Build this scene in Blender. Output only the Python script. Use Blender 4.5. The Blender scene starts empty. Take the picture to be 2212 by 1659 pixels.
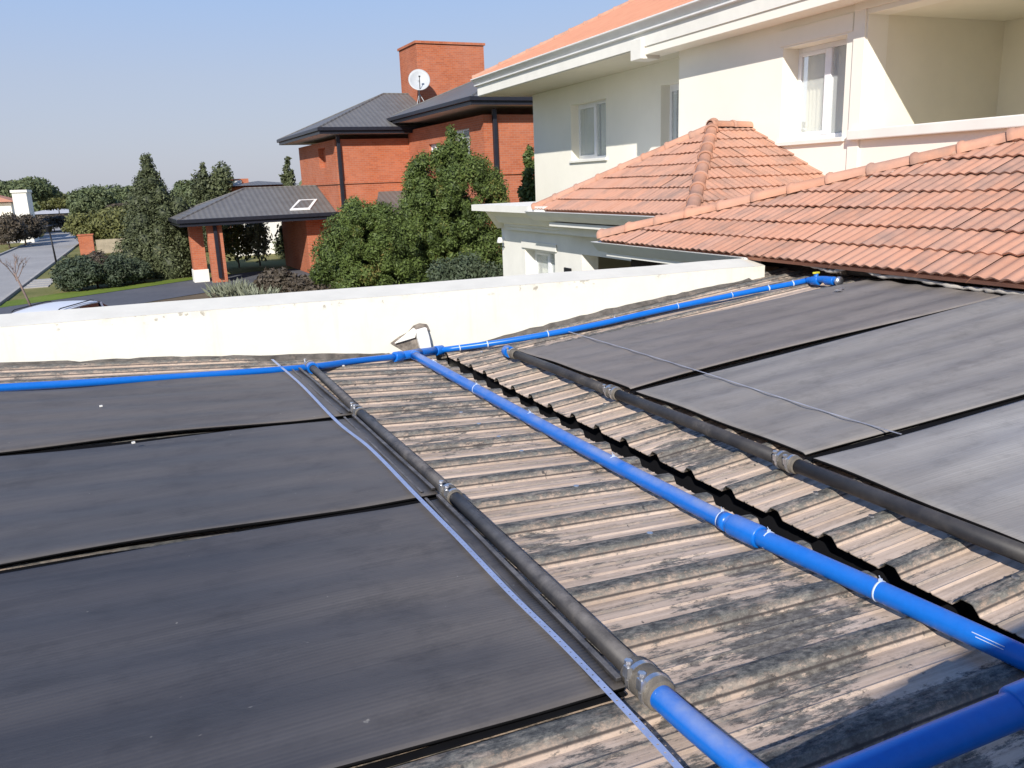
import bpy, bmesh, math, random
import numpy as np
from mathutils import Vector, Matrix
random.seed(7); rng = np.random.default_rng(7)
S = bpy.context.scene; C = S.collection
EYE = 4.0                                   # camera height above the street, metres

# ------------------------------------------------------------------ camera
W2, H2, FP = 1106.0, 829.5, 1780.0
yaw, pitch, roll = math.radians(23.06), math.radians(13.83), math.radians(-2.225)
fv = Vector((math.sin(yaw)*math.cos(pitch), math.cos(yaw)*math.cos(pitch), -math.sin(pitch)))
r0 = Vector((math.cos(yaw), -math.sin(yaw), 0)); u0 = r0.cross(fv)
rv = math.cos(roll)*r0 + math.sin(roll)*u0; uv = -math.sin(roll)*r0 + math.cos(roll)*u0
cam = bpy.data.objects.new('camera', bpy.data.cameras.new('camera')); C.objects.link(cam); S.camera = cam
cam.matrix_world = Matrix(((rv.x, uv.x, -fv.x, 0), (rv.y, uv.y, -fv.y, 0), (rv.z, uv.z, -fv.z, EYE), (0, 0, 0, 1)))
cam.data.sensor_width = 36; cam.data.lens = FP/2212*36; cam.data.clip_end = 3000; cam.data.clip_start = .05

# ------------------------------------------------------------------ light
SUN = Vector((-.48, -.70, .535)).normalized()           # towards the sun
elev = math.asin(SUN.z); azi = math.atan2(SUN.x, SUN.y)
w = bpy.data.worlds.new('World'); S.world = w; w.use_nodes = True
nt = w.node_tree; bg = nt.nodes['Background']
sky = nt.nodes.new('ShaderNodeTexSky'); sky.sky_type = 'NISHITA'; sky.sun_disc = False
sky.sun_elevation = elev; sky.sun_rotation = azi; sky.air_density = 1.0; sky.dust_density = 1.6; sky.ozone_density = 1.6; sky.altitude = 0
tcw = nt.nodes.new('ShaderNodeTexCoord'); sxw = nt.nodes.new('ShaderNodeSeparateXYZ'); nt.links.new(tcw.outputs['Generated'], sxw.inputs[0])
rw = nt.nodes.new('ShaderNodeValToRGB'); nt.links.new(sxw.outputs[2], rw.inputs[0]); ew = rw.color_ramp.elements
for q_ in range(3): ew.new(.5)
for e_, (p_, c_) in zip(ew, ((.0, (.60, .62, .71)), (.12, (.52, .60, .79)), (.24, (.38, .58, .96)), (.55, (.16, .33, .75)), (1, (.09, .22, .60)))): e_.position = p_; e_.color = (*c_, 1)
vm = nt.nodes.new('ShaderNodeVectorMath'); vm.operation = 'SCALE'; vm.inputs['Scale'].default_value = 5.2; nt.links.new(rw.outputs[0], vm.inputs[0])
mw = nt.nodes.new('ShaderNodeMix'); mw.data_type = 'RGBA'; mw.inputs[0].default_value = .88     # winter haze evens out the clear-sky model
nt.links.new(sky.outputs[0], mw.inputs[6]); nt.links.new(vm.outputs[0], mw.inputs[7])
nt.links.new(mw.outputs[2], bg.inputs[0]); bg.inputs[1].default_value = .13
sd = bpy.data.lights.new('sun', 'SUN'); sd.energy = 4.5; sd.angle = math.radians(.53); sd.color = (1, .94, .86)
so = bpy.data.objects.new('sun', sd); C.objects.link(so); so.rotation_euler = SUN.to_track_quat('Z', 'Y').to_euler(); so.location = (0, 0, 30)
S.view_settings.view_transform = 'Standard'; S.view_settings.look = 'None'; S.view_settings.gamma = 1
S.view_settings.exposure = .4; S.view_settings.use_curve_mapping = False

# ------------------------------------------------------------------ measuring helpers (photo point -> place)
def ray(x, y): return fv + rv*((x-W2)/FP) - uv*((y-H2)/FP)
O = Vector((0, 0, EYE))
def onX(x, y, X): d = ray(x, y); return O + d*(X/d.x)
def onY(x, y, Y): d = ray(x, y); return O + d*(Y/d.y)
def onZ(x, y, z): d = ray(x, y); return O + d*((z-EYE)/d.z)
def onP(x, y, p0, n): d = ray(x, y); return O + d*((p0-O).dot(n)/d.dot(n))
def atD(x, y, D): d = ray(x, y); return O + d*(D/math.hypot(d.x, d.y))

# ------------------------------------------------------------------ object helpers
def link(o, parent=None):
    C.objects.link(o)
    if parent is not None: o.parent = parent
    return o
def tag(o, label, cat, group=None, kind=None):
    o['label'] = label; o['category'] = cat
    if group: o['group'] = group
    if kind: o['kind'] = kind
    return o
def thing(name, label, cat, loc=(0, 0, 0), rz=0, group=None):
    o = bpy.data.objects.new(name, None); o.location = loc; o.rotation_euler = (0, 0, rz); o.empty_display_size = .2
    return tag(link(o), label, cat, group)
def struct(o): o['kind'] = 'structure'; return o
class MB:
    def __init__(s): s.v = []; s.f = []
    def quad(s, a, b, c, d):
        n = len(s.v); s.v += [tuple(a), tuple(b), tuple(c), tuple(d)]; s.f.append((n, n+1, n+2, n+3)); return s
    def poly(s, pts):
        n = len(s.v); s.v += [tuple(p) for p in pts]; s.f.append(tuple(range(n, n+len(pts)))); return s
    def box(s, x0, x1, y0, y1, z0, z1):
        n = len(s.v)
        s.v += [(x0,y0,z0),(x1,y0,z0),(x1,y1,z0),(x0,y1,z0),(x0,y0,z1),(x1,y0,z1),(x1,y1,z1),(x0,y1,z1)]
        s.f += [tuple(n+i for i in q) for q in ((3,2,1,0),(4,5,6,7),(0,1,5,4),(1,2,6,5),(2,3,7,6),(3,0,4,7))]; return s
    def obox(s, c, ex, ey, ez):          # centre and three half vectors
        c, ex, ey, ez = map(Vector, (c, ex, ey, ez)); n = len(s.v)
        for k in (-1, 1):
            for i, j in ((-1,-1),(1,-1),(1,1),(-1,1)): s.v.append(tuple(c+ex*i+ey*j+ez*k))
        s.f += [tuple(n+i for i in q) for q in ((3,2,1,0),(4,5,6,7),(0,1,5,4),(1,2,6,5),(2,3,7,6),(3,0,4,7))]; return s
    def prism(s, pts, d):                # polygon pushed by vector d
        n = len(s.v); k = len(pts); d = Vector(d)
        s.v += [tuple(Vector(p)) for p in pts] + [tuple(Vector(p)+d) for p in pts]
        s.f.append(tuple(range(n+k-1, n-1, -1))); s.f.append(tuple(range(n+k, n+2*k)))
        for i in range(k): j = (i+1) % k; s.f.append((n+i, n+j, n+k+j, n+k+i))
        return s
    def tube(s, pts, r, seg=14, caps=True):
        pts = [Vector(p) for p in pts]; m = len(pts); rr = r if hasattr(r, '__len__') else [r]*m
        n = len(s.v); up = None
        for i, p in enumerate(pts):
            t = (pts[min(i+1, m-1)] - pts[max(i-1, 0)]).normalized()
            if up is None: up = Vector((0, 0, 1)) if abs(t.z) < .9 else Vector((1, 0, 0))
            a = t.cross(up).normalized(); b = a.cross(t).normalized(); up = b
            for k in range(seg):
                q = 2*math.pi*k/seg; s.v.append(tuple(p + a*math.cos(q)*rr[i] + b*math.sin(q)*rr[i]))
        for i in range(m-1):
            for k in range(seg):
                k2 = (k+1) % seg; s.f.append((n+i*seg+k, n+i*seg+k2, n+(i+1)*seg+k2, n+(i+1)*seg+k))
        if caps:
            s.f.append(tuple(n+k for k in range(seg-1, -1, -1))); s.f.append(tuple(n+(m-1)*seg+k for k in range(seg)))
        return s
    def build(s, name, mat, parent=None, smooth=False, bevel=0, fix=False):
        me = bpy.data.meshes.new(name); me.from_pydata(s.v, [], s.f); me.materials.append(mat)
        if fix:
            bm = bmesh.new(); bm.from_mesh(me); bmesh.ops.recalc_face_normals(bm, faces=bm.faces); bm.to_mesh(me); bm.free()
        if smooth: me.shade_smooth()
        o = bpy.data.objects.new(name, me); link(o, parent)
        if bevel:
            b = o.modifiers.new('bevel', 'BEVEL'); b.width = bevel; b.segments = 2; b.limit_method = 'ANGLE'
        return o
def edge_split(o, deg=40):
    o.data.set_sharp_from_angle(angle=math.radians(deg)); return o
def dup(o, parent=None, mat=None):
    c = o.copy(); link(c, parent if parent is not None else o.parent); 
    return c
def catmull(P, n=8):
    P = [Vector(p) for p in P]; out = []
    Q = [P[0]*2-P[1]] + P + [P[-1]*2-P[-2]]
    for i in range(1, len(Q)-2):
        a, b, c, d = Q[i-1:i+3]
        for k in range(n):
            t = k/n; out.append(.5*((2*b) + (c-a)*t + (2*a-5*b+4*c-d)*t*t + (3*b-a-3*c+d)*t**3))
    return out + [P[-1]]

# ------------------------------------------------------------------ materials
def nodes(name, rough=.7, spec=.3):
    m = bpy.data.materials.new(name); m.use_nodes = True; t = m.node_tree; b = t.nodes['Principled BSDF']
    b.inputs['Roughness'].default_value = rough; b.inputs['Specular IOR Level'].default_value = spec
    return m, t, b
def N(t, typ, **kw):
    n = t.nodes.new(typ)
    for k, v in kw.items():
        if hasattr(n, k): setattr(n, k, v)
        else: n.inputs[k.replace('_', ' ')].default_value = v
    return n
def mapping(t, scale, src='Object', rot=(0, 0, 0)):
    tc = N(t, 'ShaderNodeTexCoord'); mp = N(t, 'ShaderNodeMapping'); t.links.new(tc.outputs[src], mp.inputs[0])
    mp.inputs['Scale'].default_value = scale; mp.inputs['Rotation'].default_value = rot; return mp.outputs[0]
def noise(t, vec, scale, detail=5, rough=.6):
    n = N(t, 'ShaderNodeTexNoise'); n.inputs['Scale'].default_value = scale; n.inputs['Detail'].default_value = detail; n.inputs['Roughness'].default_value = rough
    t.links.new(vec, n.inputs['Vector']); return n.outputs['Fac']
def ramp(t, fac, stops):
    r = N(t, 'ShaderNodeValToRGB'); e = r.color_ramp.elements
    while len(e) < len(stops): e.new(.5)
    for el, (p, c) in zip(e, stops): el.position = p; el.color = (*c, 1) if len(c) == 3 else c
    t.links.new(fac, r.inputs[0]); return r.outputs[0]
def g(v): return (v, v, v)
def mix(t, fac, a, b, mode='MIX'):
    m = N(t, 'ShaderNodeMix', data_type='RGBA', blend_type=mode)
    for i, v in ((0, fac), (6, a), (7, b)):
        if isinstance(v, (int, float)): m.inputs[i].default_value = v
        elif isinstance(v, tuple): m.inputs[i].default_value = (*v, 1)
        else: t.links.new(v, m.inputs[i])
    return m.outputs[2]
def mth(t, op, a, b=0.0, c=0.0):
    n = N(t, 'ShaderNodeMath', operation=op)
    for i, v in enumerate((a, b, c)):
        if isinstance(v, (int, float)): n.inputs[i].default_value = v
        else: t.links.new(v, n.inputs[i])
    return n.outputs[0]
def bump(t, b, h, strength=.3, dist=.01):
    n = N(t, 'ShaderNodeBump'); n.inputs['Strength'].default_value = strength; n.inputs['Distance'].default_value = dist
    t.links.new(h, n.inputs['Height']); t.links.new(n.outputs[0], b.inputs['Normal'])
def M_simple(name, col, rough=.7, var=.15, scale=8, spec=.3, bmp=0, metal=0, dirt=None, stretch=(1, 1, 1)):
    m, t, b = nodes(name, rough, spec); v = mapping(t, stretch)
    f = noise(t, v, scale)
    lo = tuple(c*(1-var) for c in col); hi = tuple(min(1, c*(1+var)) for c in col)
    c = ramp(t, f, [(.3, lo), (.7, hi)])
    if dirt:
        f2 = noise(t, v, scale*.35, 8, .7); k = ramp(t, f2, [(dirt[1], g(0)), (dirt[1]+.15, g(1))]); c = mix(t, k, c, dirt[0])
    t.links.new(c, b.inputs['Base Color']); b.inputs['Metallic'].default_value = metal
    if bmp: bump(t, b, noise(t, v, scale*6, 6, .7), bmp, .005)
    return m

m_white = M_simple('white_render', (.78, .76, .69), .85, .04, 3, bmp=.25)
m_cream = M_simple('cream_render', (.86, .83, .725), .9, .03, 1.2, bmp=.15)
m_offwhite = M_simple('off_white_trim', (.78, .765, .70), .8, .05, 2.5, dirt=((.5, .47, .4), .72))
m_soffit = M_simple('soffit_paint', (.66, .62, .5), .85, .03, 2)
m_pvc_white = M_simple('white_frame', (.82, .83, .85), .35, .03, 3)
m_gutter = M_simple('white_painted_gutter', (.78, .78, .76), .45, .05, 3)
m_curtain = M_simple('curtain_cloth', (.55, .55, .46), .9, .12, 14, stretch=(1, 1, .05))
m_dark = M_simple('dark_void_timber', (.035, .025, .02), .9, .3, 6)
m_wood = M_simple('weathered_board', (.19, .12, .085), .85, .35, 7, bmp=.4, dirt=((.3, .24, .19), .6))
m_mortar = M_simple('pale_mortar', (.42, .39, .35), .95, .15, 18, bmp=.8, dirt=((.2, .18, .16), .6))
m_concrete = M_simple('broken_render', (.22, .19, .16), .95, .5, 25, bmp=1, dirt=((.5, .42, .34), .6))
m_seam_shade = M_simple('seam_shade_black', (.008, .008, .009), .9, .2, 10, spec=.05)  # flat black that stands in for the shade between mats
m_black = M_simple('black_metal', (.012, .012, .014), .4, .2, 6)
m_blackmetal = M_simple('dark_fascia_metal', (.018, .019, .027), .35, .15, 6)
m_rubber = M_simple('coupling_rubber', (.13, .115, .095), .7, .3, 40, bmp=.3)
m_steel = M_simple('clamp_steel', (.62, .63, .65), .3, .2, 60, metal=.9)
m_tie = M_simple('nylon_tie', (.50, .58, .72), .4, .05, 30)
m_dish = M_simple('dish_paint', (.42, .44, .45), .5, .05, 5)
m_yellow = M_simple('yellow_valve_plastic', (.6, .55, .05), .5, .1, 30)

def M_blue(name, dust):
    m, t, b = nodes(name, .45, .35); v = mapping(t, (1, 1, 1))
    f = noise(t, v, 5, 6, .65); f2 = noise(t, mapping(t, (1, 1, 1)), 70, 3)
    base = mix(t, f2, (.004, .115, .46), (.006, .145, .56))
    geo = N(t, 'ShaderNodeNewGeometry'); sx = N(t, 'ShaderNodeSeparateXYZ'); t.links.new(geo.outputs['Normal'], sx.inputs[0])
    up = mth(t, 'MULTIPLY', ramp(t, sx.outputs[2], [(.35, g(0)), (1, g(1))]), ramp(t, f, [(.35, g(0)), (.65, g(1))]))   # dust that settled on top
    up = mth(t, 'MULTIPLY', up, dust)
    t.links.new(mix(t, up, base, (.33, .35, .42)), b.inputs['Base Color'])
    t.links.new(mth(t, 'ADD', mth(t, 'MULTIPLY', up, .5), .3), b.inputs['Roughness']); return m
m_blue = M_blue('blue_pvc', .12); m_blue_dusty = M_blue('dusty_blue_pvc', .65); m_blue_mid = M_blue('scuffed_blue_pvc', .35)

def M_header(name, dust=(.20, .185, .175), amt=.95):
    m, t, b = nodes(name, .55, .4); v = mapping(t, (1, 1, 1))
    f = noise(t, v, 6, 8, .7); c = ramp(t, f, [(.38, (.016, .016, .019)), (.58, (.04, .037, .036)), (.85, (.17, .15, .13))])
    geo = N(t, 'ShaderNodeNewGeometry'); sx = N(t, 'ShaderNodeSeparateXYZ'); t.links.new(geo.outputs['Normal'], sx.inputs[0])
    k = mth(t, 'MULTIPLY', ramp(t, sx.outputs[2], [(.4, g(0)), (1, g(1))]), ramp(t, noise(t, v, 14, 6, .7), [(.3, g(.1)), (.7, g(amt))]))
    t.links.new(mix(t, k, c, dust), b.inputs['Base Color']); return m
m_header = M_header('dusty_black_pipe'); m_header_dark = M_header('black_pipe', (.10, .09, .085), .5)

def M_mat(name, near_dust, c_lo, c_hi):
    # UV: x = metres from the header, y = metres across the mat
    m, t, b = nodes(name, .6, .28)
    uvv = mapping(t, (1, 1, 1), 'UV'); st = mapping(t, (.5, 7, 1), 'UV'); st2 = mapping(t, (1.4, 30, 1), 'UV')
    f = noise(t, st, 1.2, 8, .65); f2 = noise(t, st2, 1.3, 4); f3 = noise(t, mapping(t, (1, 2.2, 1), 'UV'), 1.6, 5)
    c = ramp(t, mth(t, 'MULTIPLY_ADD', f2, .3, mth(t, 'MULTIPLY', f, .7)), [(.32, c_lo), (.68, c_hi)])
    sx = N(t, 'ShaderNodeSeparateXYZ'); t.links.new(uvv, sx.inputs[0])
    d = mth(t, 'MULTIPLY', ramp(t, mth(t, 'ADD', sx.outputs[0], mth(t, 'MULTIPLY', f3, .5)), [(.2, g(1)), (1.3, g(0))]), near_dust)
    fd = ramp(t, f3, [(.35, g(.25)), (.7, g(1))]); d = mth(t, 'MULTIPLY', d, fd)
    gl = noise(t, mapping(t, (.6, 1.2, 1), 'UV'), 1.3, 6, .7); c = mix(t, ramp(t, gl, [(.42, g(0)), (.75, g(.35))]), c, tuple(min(1, k*1.5) for k in c_hi))
    c = mix(t, d, c, (.235, .205, .175))
    gr = noise(t, mapping(t, (1.0, 1.6, 1), 'UV'), 4.2, 9, .75); c = mix(t, ramp(t, gr, [(.50, g(0)), (.66, g(.38))]), c, tuple(k*.45 for k in c_lo))      # grime blotches
    sp = noise(t, mapping(t, (1, 1, 1), 'UV'), 34, 2); c = mix(t, ramp(t, sp, [(.74, g(0)), (.77, g(.5))]), c, (.4, .38, .34))                      # specks
    rb = noise(t, mapping(t, (.25, 55, 1), 'UV'), 1.6, 3); c = mix(t, mth(t, 'MULTIPLY', rb, .42), c, tuple(k*.4 for k in c_lo))
    t.links.new(c, b.inputs['Base Color'])
    t.links.new(mth(t, 'ADD', .52, mth(t, 'MULTIPLY', f, .2)), b.inputs['Roughness'])
    wv = N(t, 'ShaderNodeTexWave'); wv.wave_type = 'BANDS'; wv.bands_direction = 'Y'; wv.inputs['Scale'].default_value = 26; wv.inputs['Distortion'].default_value = .3
    t.links.new(uvv, wv.inputs['Vector']); bump(t, b, mth(t, 'MULTIPLY_ADD', wv.outputs['Fac'], .5, f2), .3, .002); return m
m_matL = M_mat('collector_rubber_near', .95, (.054, .053, .059), (.094, .090, .093)); m_matL2 = M_mat('collector_rubber_middle', .7, (.078, .075, .078), (.125, .118, .115)); m_matL3 = M_mat('collector_rubber_far', .6, (.102, .093, .088), (.165, .148, .133))
m_matR3 = M_mat('collector_rubber_upper', .5, (.165, .147, .136), (.245, .220, .203)); m_matR2 = M_mat('collector_rubber_mid', .7, (.205, .192, .180), (.31, .292, .275)); m_matR = M_mat('collector_rubber_pale', .8, (.26, .25, .238), (.39, .375, .36))  # right mats: base colours raised to stand in for sheen

def M_sheet():
    # UV: x = metres along the rib, y = pitch number (phase inside one rib pitch)
    m, t, b = nodes('weathered_roof_sheet', .78, .25)
    tc = N(t, 'ShaderNodeTexCoord'); sx = N(t, 'ShaderNodeSeparateXYZ'); t.links.new(tc.outputs['UV'], sx.inputs[0])
    ph = mth(t, 'FRACT', sx.outputs[1])
    fs = noise(t, mapping(t, (1, 1.0, 1), 'UV'), 5.5, 10, .8); ff = noise(t, mapping(t, (3, 1.6, 1), 'UV'), 8, 9, .8); fl = noise(t, mapping(t, (.7, 5, 1), 'UV'), 2.4, 6)
    fb = noise(t, mapping(t, (1, .3, 1), 'UV'), 1.1, 4)
    sand = ramp(t, mth(t, 'MULTIPLY_ADD', ff, .35, mth(t, 'MULTIPLY', fl, .65)), [(.3, (.28, .212, .16)), (.5, (.49, .38, .295)), (.7, (.66, .53, .42))])
    gray = ramp(t, ff, [(.36, (.016, .017, .019)), (.49, (.09, .09, .085)), (.66, (.25, .235, .20))])
    ph2 = mth(t, 'ADD', ph, mth(t, 'MULTIPLY', mth(t, 'SUBTRACT', ff, .5), .38))
    band = ramp(t, ph2, [(.0, g(.9)), (.04, g(.0)), (.36, g(.0)), (.45, g(.7)), (.52, g(.05)), (.64, g(.0)), (.71, g(1)), (.97, g(1))])
    bl = ramp(t, mth(t, 'MULTIPLY_ADD', fb, .5, mth(t, 'MULTIPLY', fs, .6)), [(.578, g(0)), (.61, g(.9))])
    k = mth(t, 'MAXIMUM', mth(t, 'MULTIPLY', band, ramp(t, fs, [(.34, g(.35)), (.5, g(1))])), bl)
    c = mix(t, k, sand, gray)
    spots = noise(t, mapping(t, (1, .25, 1), 'UV'), 26, 2); c = mix(t, ramp(t, spots, [(.69, g(0)), (.73, g(.85))]), c, (.045, .045, .045))
    ln = ramp(t, ph, [(.0, g(0)), (.655, g(0)), (.662, g(.9)), (.672, g(.9)), (.679, g(0))]); c = mix(t, ln, c, (.05, .042, .04))
    rim = ramp(t, ph, [(.0, g(0)), (.93, g(0)), (.96, g(.8)), (1, g(.4))]); c = mix(t, mth(t, 'MULTIPLY', rim, ramp(t, ff, [(.4, g(0)), (.55, g(1))])), c, (.68, .54, .43))
    t.links.new(c, b.inputs['Base Color'])
    bump(t, b, mth(t, 'MULTIPLY_ADD', ff, .5, fl), .35, .006); return m
m_sheet = M_sheet()

def M_tile():
    m, t, b = nodes('clay_tile', .8, .25); oi = N(t, 'ShaderNodeObjectInfo'); v = mapping(t, (1, 1, 1))
    vv = N(t, 'ShaderNodeVectorMath', operation='ADD'); t.links.new(v, vv.inputs[0]); t.links.new(oi.outputs['Location'], vv.inputs[1])
    f = noise(t, vv.outputs[0], 9, 6, .7); f2 = noise(t, vv.outputs[0], 2.2, 6, .65)
    a = ramp(t, oi.outputs['Random'], [(0, (.43, .215, .14)), (.3, (.52, .26, .17)), (.65, (.49, .265, .185)), (1, (.43, .24, .175))])
    c = mix(t, ramp(t, f, [(.3, g(0)), (.8, g(.45))]), a, (.56, .34, .24))
    st = ramp(t, f2, [(.48, g(0)), (.70, g(.65))]); c = mix(t, st, c, (.22, .165, .14))
    t.links.new(c, b.inputs['Base Color']); bump(t, b, f, .25, .006); return m
m_tile = M_tile()
def M_tilefield():
    m, t, b = nodes('clay_tile_plain', .8, .25); v = mapping(t, (1, 1, 1)); f = noise(t, v, 3, 7, .7)
    t.links.new(ramp(t, f, [(.3, (.46, .21, .13)), (.7, (.55, .265, .17))]), b.inputs['Base Color']); return m
m_tilefield = M_tilefield()

def M_brick():
    m, t, b = nodes('red_brick', .85, .2); tc = N(t, 'ShaderNodeTexCoord'); sx = N(t, 'ShaderNodeSeparateXYZ'); t.links.new(tc.outputs['Object'], sx.inputs[0])
    cx = N(t, 'ShaderNodeCombineXYZ'); t.links.new(mth(t, 'ADD', sx.outputs[0], sx.outputs[1]), cx.inputs[0]); t.links.new(sx.outputs[2], cx.inputs[1])
    br = N(t, 'ShaderNodeTexBrick'); t.links.new(cx.outputs[0], br.inputs['Vector'])
    br.inputs['Scale'].default_value = 1; br.inputs['Brick Width'].default_value = .24; br.inputs['Row Height'].default_value = .085; br.inputs['Mortar Size'].default_value = .007
    br.inputs['Color1'].default_value = (.45, .13, .055, 1); br.inputs['Color2'].default_value = (.35, .095, .042, 1); br.inputs['Mortar'].default_value = (.36, .20, .14, 1)
    f = noise(t, tc.outputs['Object'], .7, 6, .65); c = mix(t, ramp(t, f, [(.40, g(0)), (.74, g(.38))]), br.outputs['Color'], (.50, .24, .17))
    t.links.new(c, b.inputs['Base Color']); bump(t, b, br.outputs['Fac'], -.4, .01); return m
m_brick = M_brick()
def M_seam(name, col, scale):
    m, t, b = nodes(name, .55, .4); v = mapping(t, (1, 1, 1)); f = noise(t, v, 2, 6, .6)
    wv = N(t, 'ShaderNodeTexWave'); wv.bands_direction = 'X'; wv.inputs['Scale'].default_value = scale; t.links.new(v, wv.inputs['Vector'])
    c = ramp(t, f, [(.3, tuple(k*.85 for k in col)), (.7, tuple(k*1.15 for k in col))]); c = mix(t, mth(t, 'MULTIPLY', wv.outputs['Fac'], .18), c, (.2, .2, .21))
    t.links.new(c, b.inputs['Base Color']); bump(t, b, wv.outputs['Fac'], .5, .03); return m
m_slate = M_seam('grey_ribbed_roofing', (.125, .120, .112), 1.3)

def M_ground(name, stops, sc, bmp=.4):
    m, t, b = nodes(name, .95, .15); v = mapping(t, (1, 1, 1)); f = noise(t, v, sc, 9, .7); f2 = noise(t, v, sc*14, 4)
    t.links.new(ramp(t, mth(t, 'MULTIPLY_ADD', f2, .35, mth(t, 'MULTIPLY', f, .65)), stops), b.inputs['Base Color']); bump(t, b, f2, bmp, .05); return m
m_grass = M_ground('winter_grass', [(.35, (.10, .115, .035)), (.5, (.17, .165, .055)), (.65, (.24, .20, .095))], .35)
m_lawn = M_ground('green_lawn', [(.35, (.085, .135, .02)), (.6, (.16, .21, .035))], .5)
m_road = M_ground('worn_road', [(.35, (.25, .245, .24)), (.65, (.36, .35, .335))], .25, .1)
m_drive = M_ground('dark_driveway', [(.35, (.085, .09, .105)), (.65, (.125, .13, .145))], .4, .1)
m_kerb = M_ground('kerb_concrete', [(.35, (.30, .285, .26)), (.65, (.42, .40, .37))], .8, .1)
m_paint = M_simple('road_paint', (.75, .75, .73), .7, .08, 2)

def M_leaf(name, dark, mid, tip, tipamt=.15, rough=.6):
    m, t, b = nodes(name, rough, .3); at = N(t, 'ShaderNodeAttribute', attribute_name='tone')
    f = noise(t, mapping(t, (1, 1, 1)), .9, 4)
    k = mth(t, 'ADD', mth(t, 'MULTIPLY', at.outputs['Fac'], .75), mth(t, 'MULTIPLY', f, .3))
    t.links.new(ramp(t, k, [(.1, dark), (.5, mid), (1-tipamt, mid), (1, tip)]), b.inputs['Base Color'])
    b.inputs['Subsurface Weight'].default_value = 0; return m
L_conifer = M_leaf('conifer_foliage', (.018, .032, .008), (.088, .125, .030), (.24, .15, .05), .26)
L_cyp = M_leaf('cypress_foliage', (.028, .036, .018), (.085, .10, .045), (.18, .16, .08))
L_olive = M_leaf('olive_foliage', (.045, .052, .018), (.12, .125, .04), (.21, .18, .07))
L_gray = M_leaf('far_foliage', (.045, .062, .030), (.10, .125, .055), (.17, .18, .09))
L_brown = M_leaf('wintry_shrub', (.035, .03, .022), (.085, .068, .048), (.17, .12, .085))
L_sage = M_leaf('sage_leaves', (.10, .11, .07), (.22, .24, .17), (.36, .36, .28))
L_hedge = M_leaf('hedge_foliage', (.022, .034, .020), (.060, .080, .045), (.12, .10, .06))
m_bark = M_simple('bark', (.11, .08, .06), .9, .35, 9, bmp=.6)
m_twig = M_simple('twig_bark', (.20, .15, .13), .9, .25, 9)

# ------------------------------------------------------------------ foliage
def leaf_mesh(name, clumps, n, size, mat, parent=None, shell=.55, flat=1.0, droop=0, core=True):
    """clumps: list of (centre, radii); n leaves shared by surface; diamonds through the outer shell"""
    cs = np.array([c[0] for c in clumps], float); rs = np.array([c[1] for c in clumps], float)
    wgt = (rs[:, 0]*rs[:, 1] + rs[:, 0]*rs[:, 2]); wgt /= wgt.sum()
    idx = rng.choice(len(clumps), n, p=wgt)
    d = rng.normal(size=(n, 3)); d /= np.linalg.norm(d, axis=1)[:, None]
    rad = 1 - shell*rng.random(n)**1.6; rad *= 1 + .12*rng.normal(size=n)*.6
    P = cs[idx] + d*rs[idx]*rad[:, None]
    nrm = d*.7 + rng.normal(size=(n, 3))*.55; nrm[:, 2] += .25; nrm /= np.linalg.norm(nrm, axis=1)[:, None]
    a = np.cross(nrm, rng.normal(size=(n, 3))); a /= np.linalg.norm(a, axis=1)[:, None]; b = np.cross(nrm, a)
    sz = size*(.4 + 1.5*rng.random(n)**2); L = sz[:, None]*a; Wd = (sz*.45*flat)[:, None]*b; L[:, 2] -= droop*sz
    V = np.stack([P-L, P+Wd-L*.1, P+L, P-Wd-L*.1], 1).reshape(-1, 3)
    tone = np.clip(rng.random(n)*.45 + .55*rng.random(len(clumps))[idx], 0, 1)
    verts = V; nf = n
    me = bpy.data.meshes.new(name)
    cv = []; cf = []
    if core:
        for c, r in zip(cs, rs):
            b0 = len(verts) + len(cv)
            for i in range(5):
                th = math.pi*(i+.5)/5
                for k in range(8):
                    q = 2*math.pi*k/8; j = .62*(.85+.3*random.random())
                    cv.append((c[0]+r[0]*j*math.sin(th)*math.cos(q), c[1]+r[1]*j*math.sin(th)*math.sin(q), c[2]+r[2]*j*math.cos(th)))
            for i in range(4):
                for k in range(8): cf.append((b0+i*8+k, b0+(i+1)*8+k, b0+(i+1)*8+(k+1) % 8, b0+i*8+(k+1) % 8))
    allv = np.vstack([verts, np.array(cv)]) if cv else verts
    me.vertices.add(len(allv)); me.vertices.foreach_set('co', allv.astype(np.float32).ravel())
    loops = np.concatenate([np.arange(nf*4), np.array(cf).ravel()]) if cf else np.arange(nf*4)
    tot = nf + len(cf); me.loops.add(len(loops)); me.loops.foreach_set('vertex_index', loops.astype(np.int32))
    me.polygons.add(tot); me.polygons.foreach_set('loop_start', np.arange(0, tot*4, 4, dtype=np.int32)); me.polygons.foreach_set('loop_total', np.full(tot, 4, np.int32))
    me.update(calc_edges=True)
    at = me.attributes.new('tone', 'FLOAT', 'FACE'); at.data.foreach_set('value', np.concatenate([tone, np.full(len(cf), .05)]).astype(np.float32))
    me.materials.append(mat); o = bpy.data.objects.new(name, me); return link(o, parent)

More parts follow.
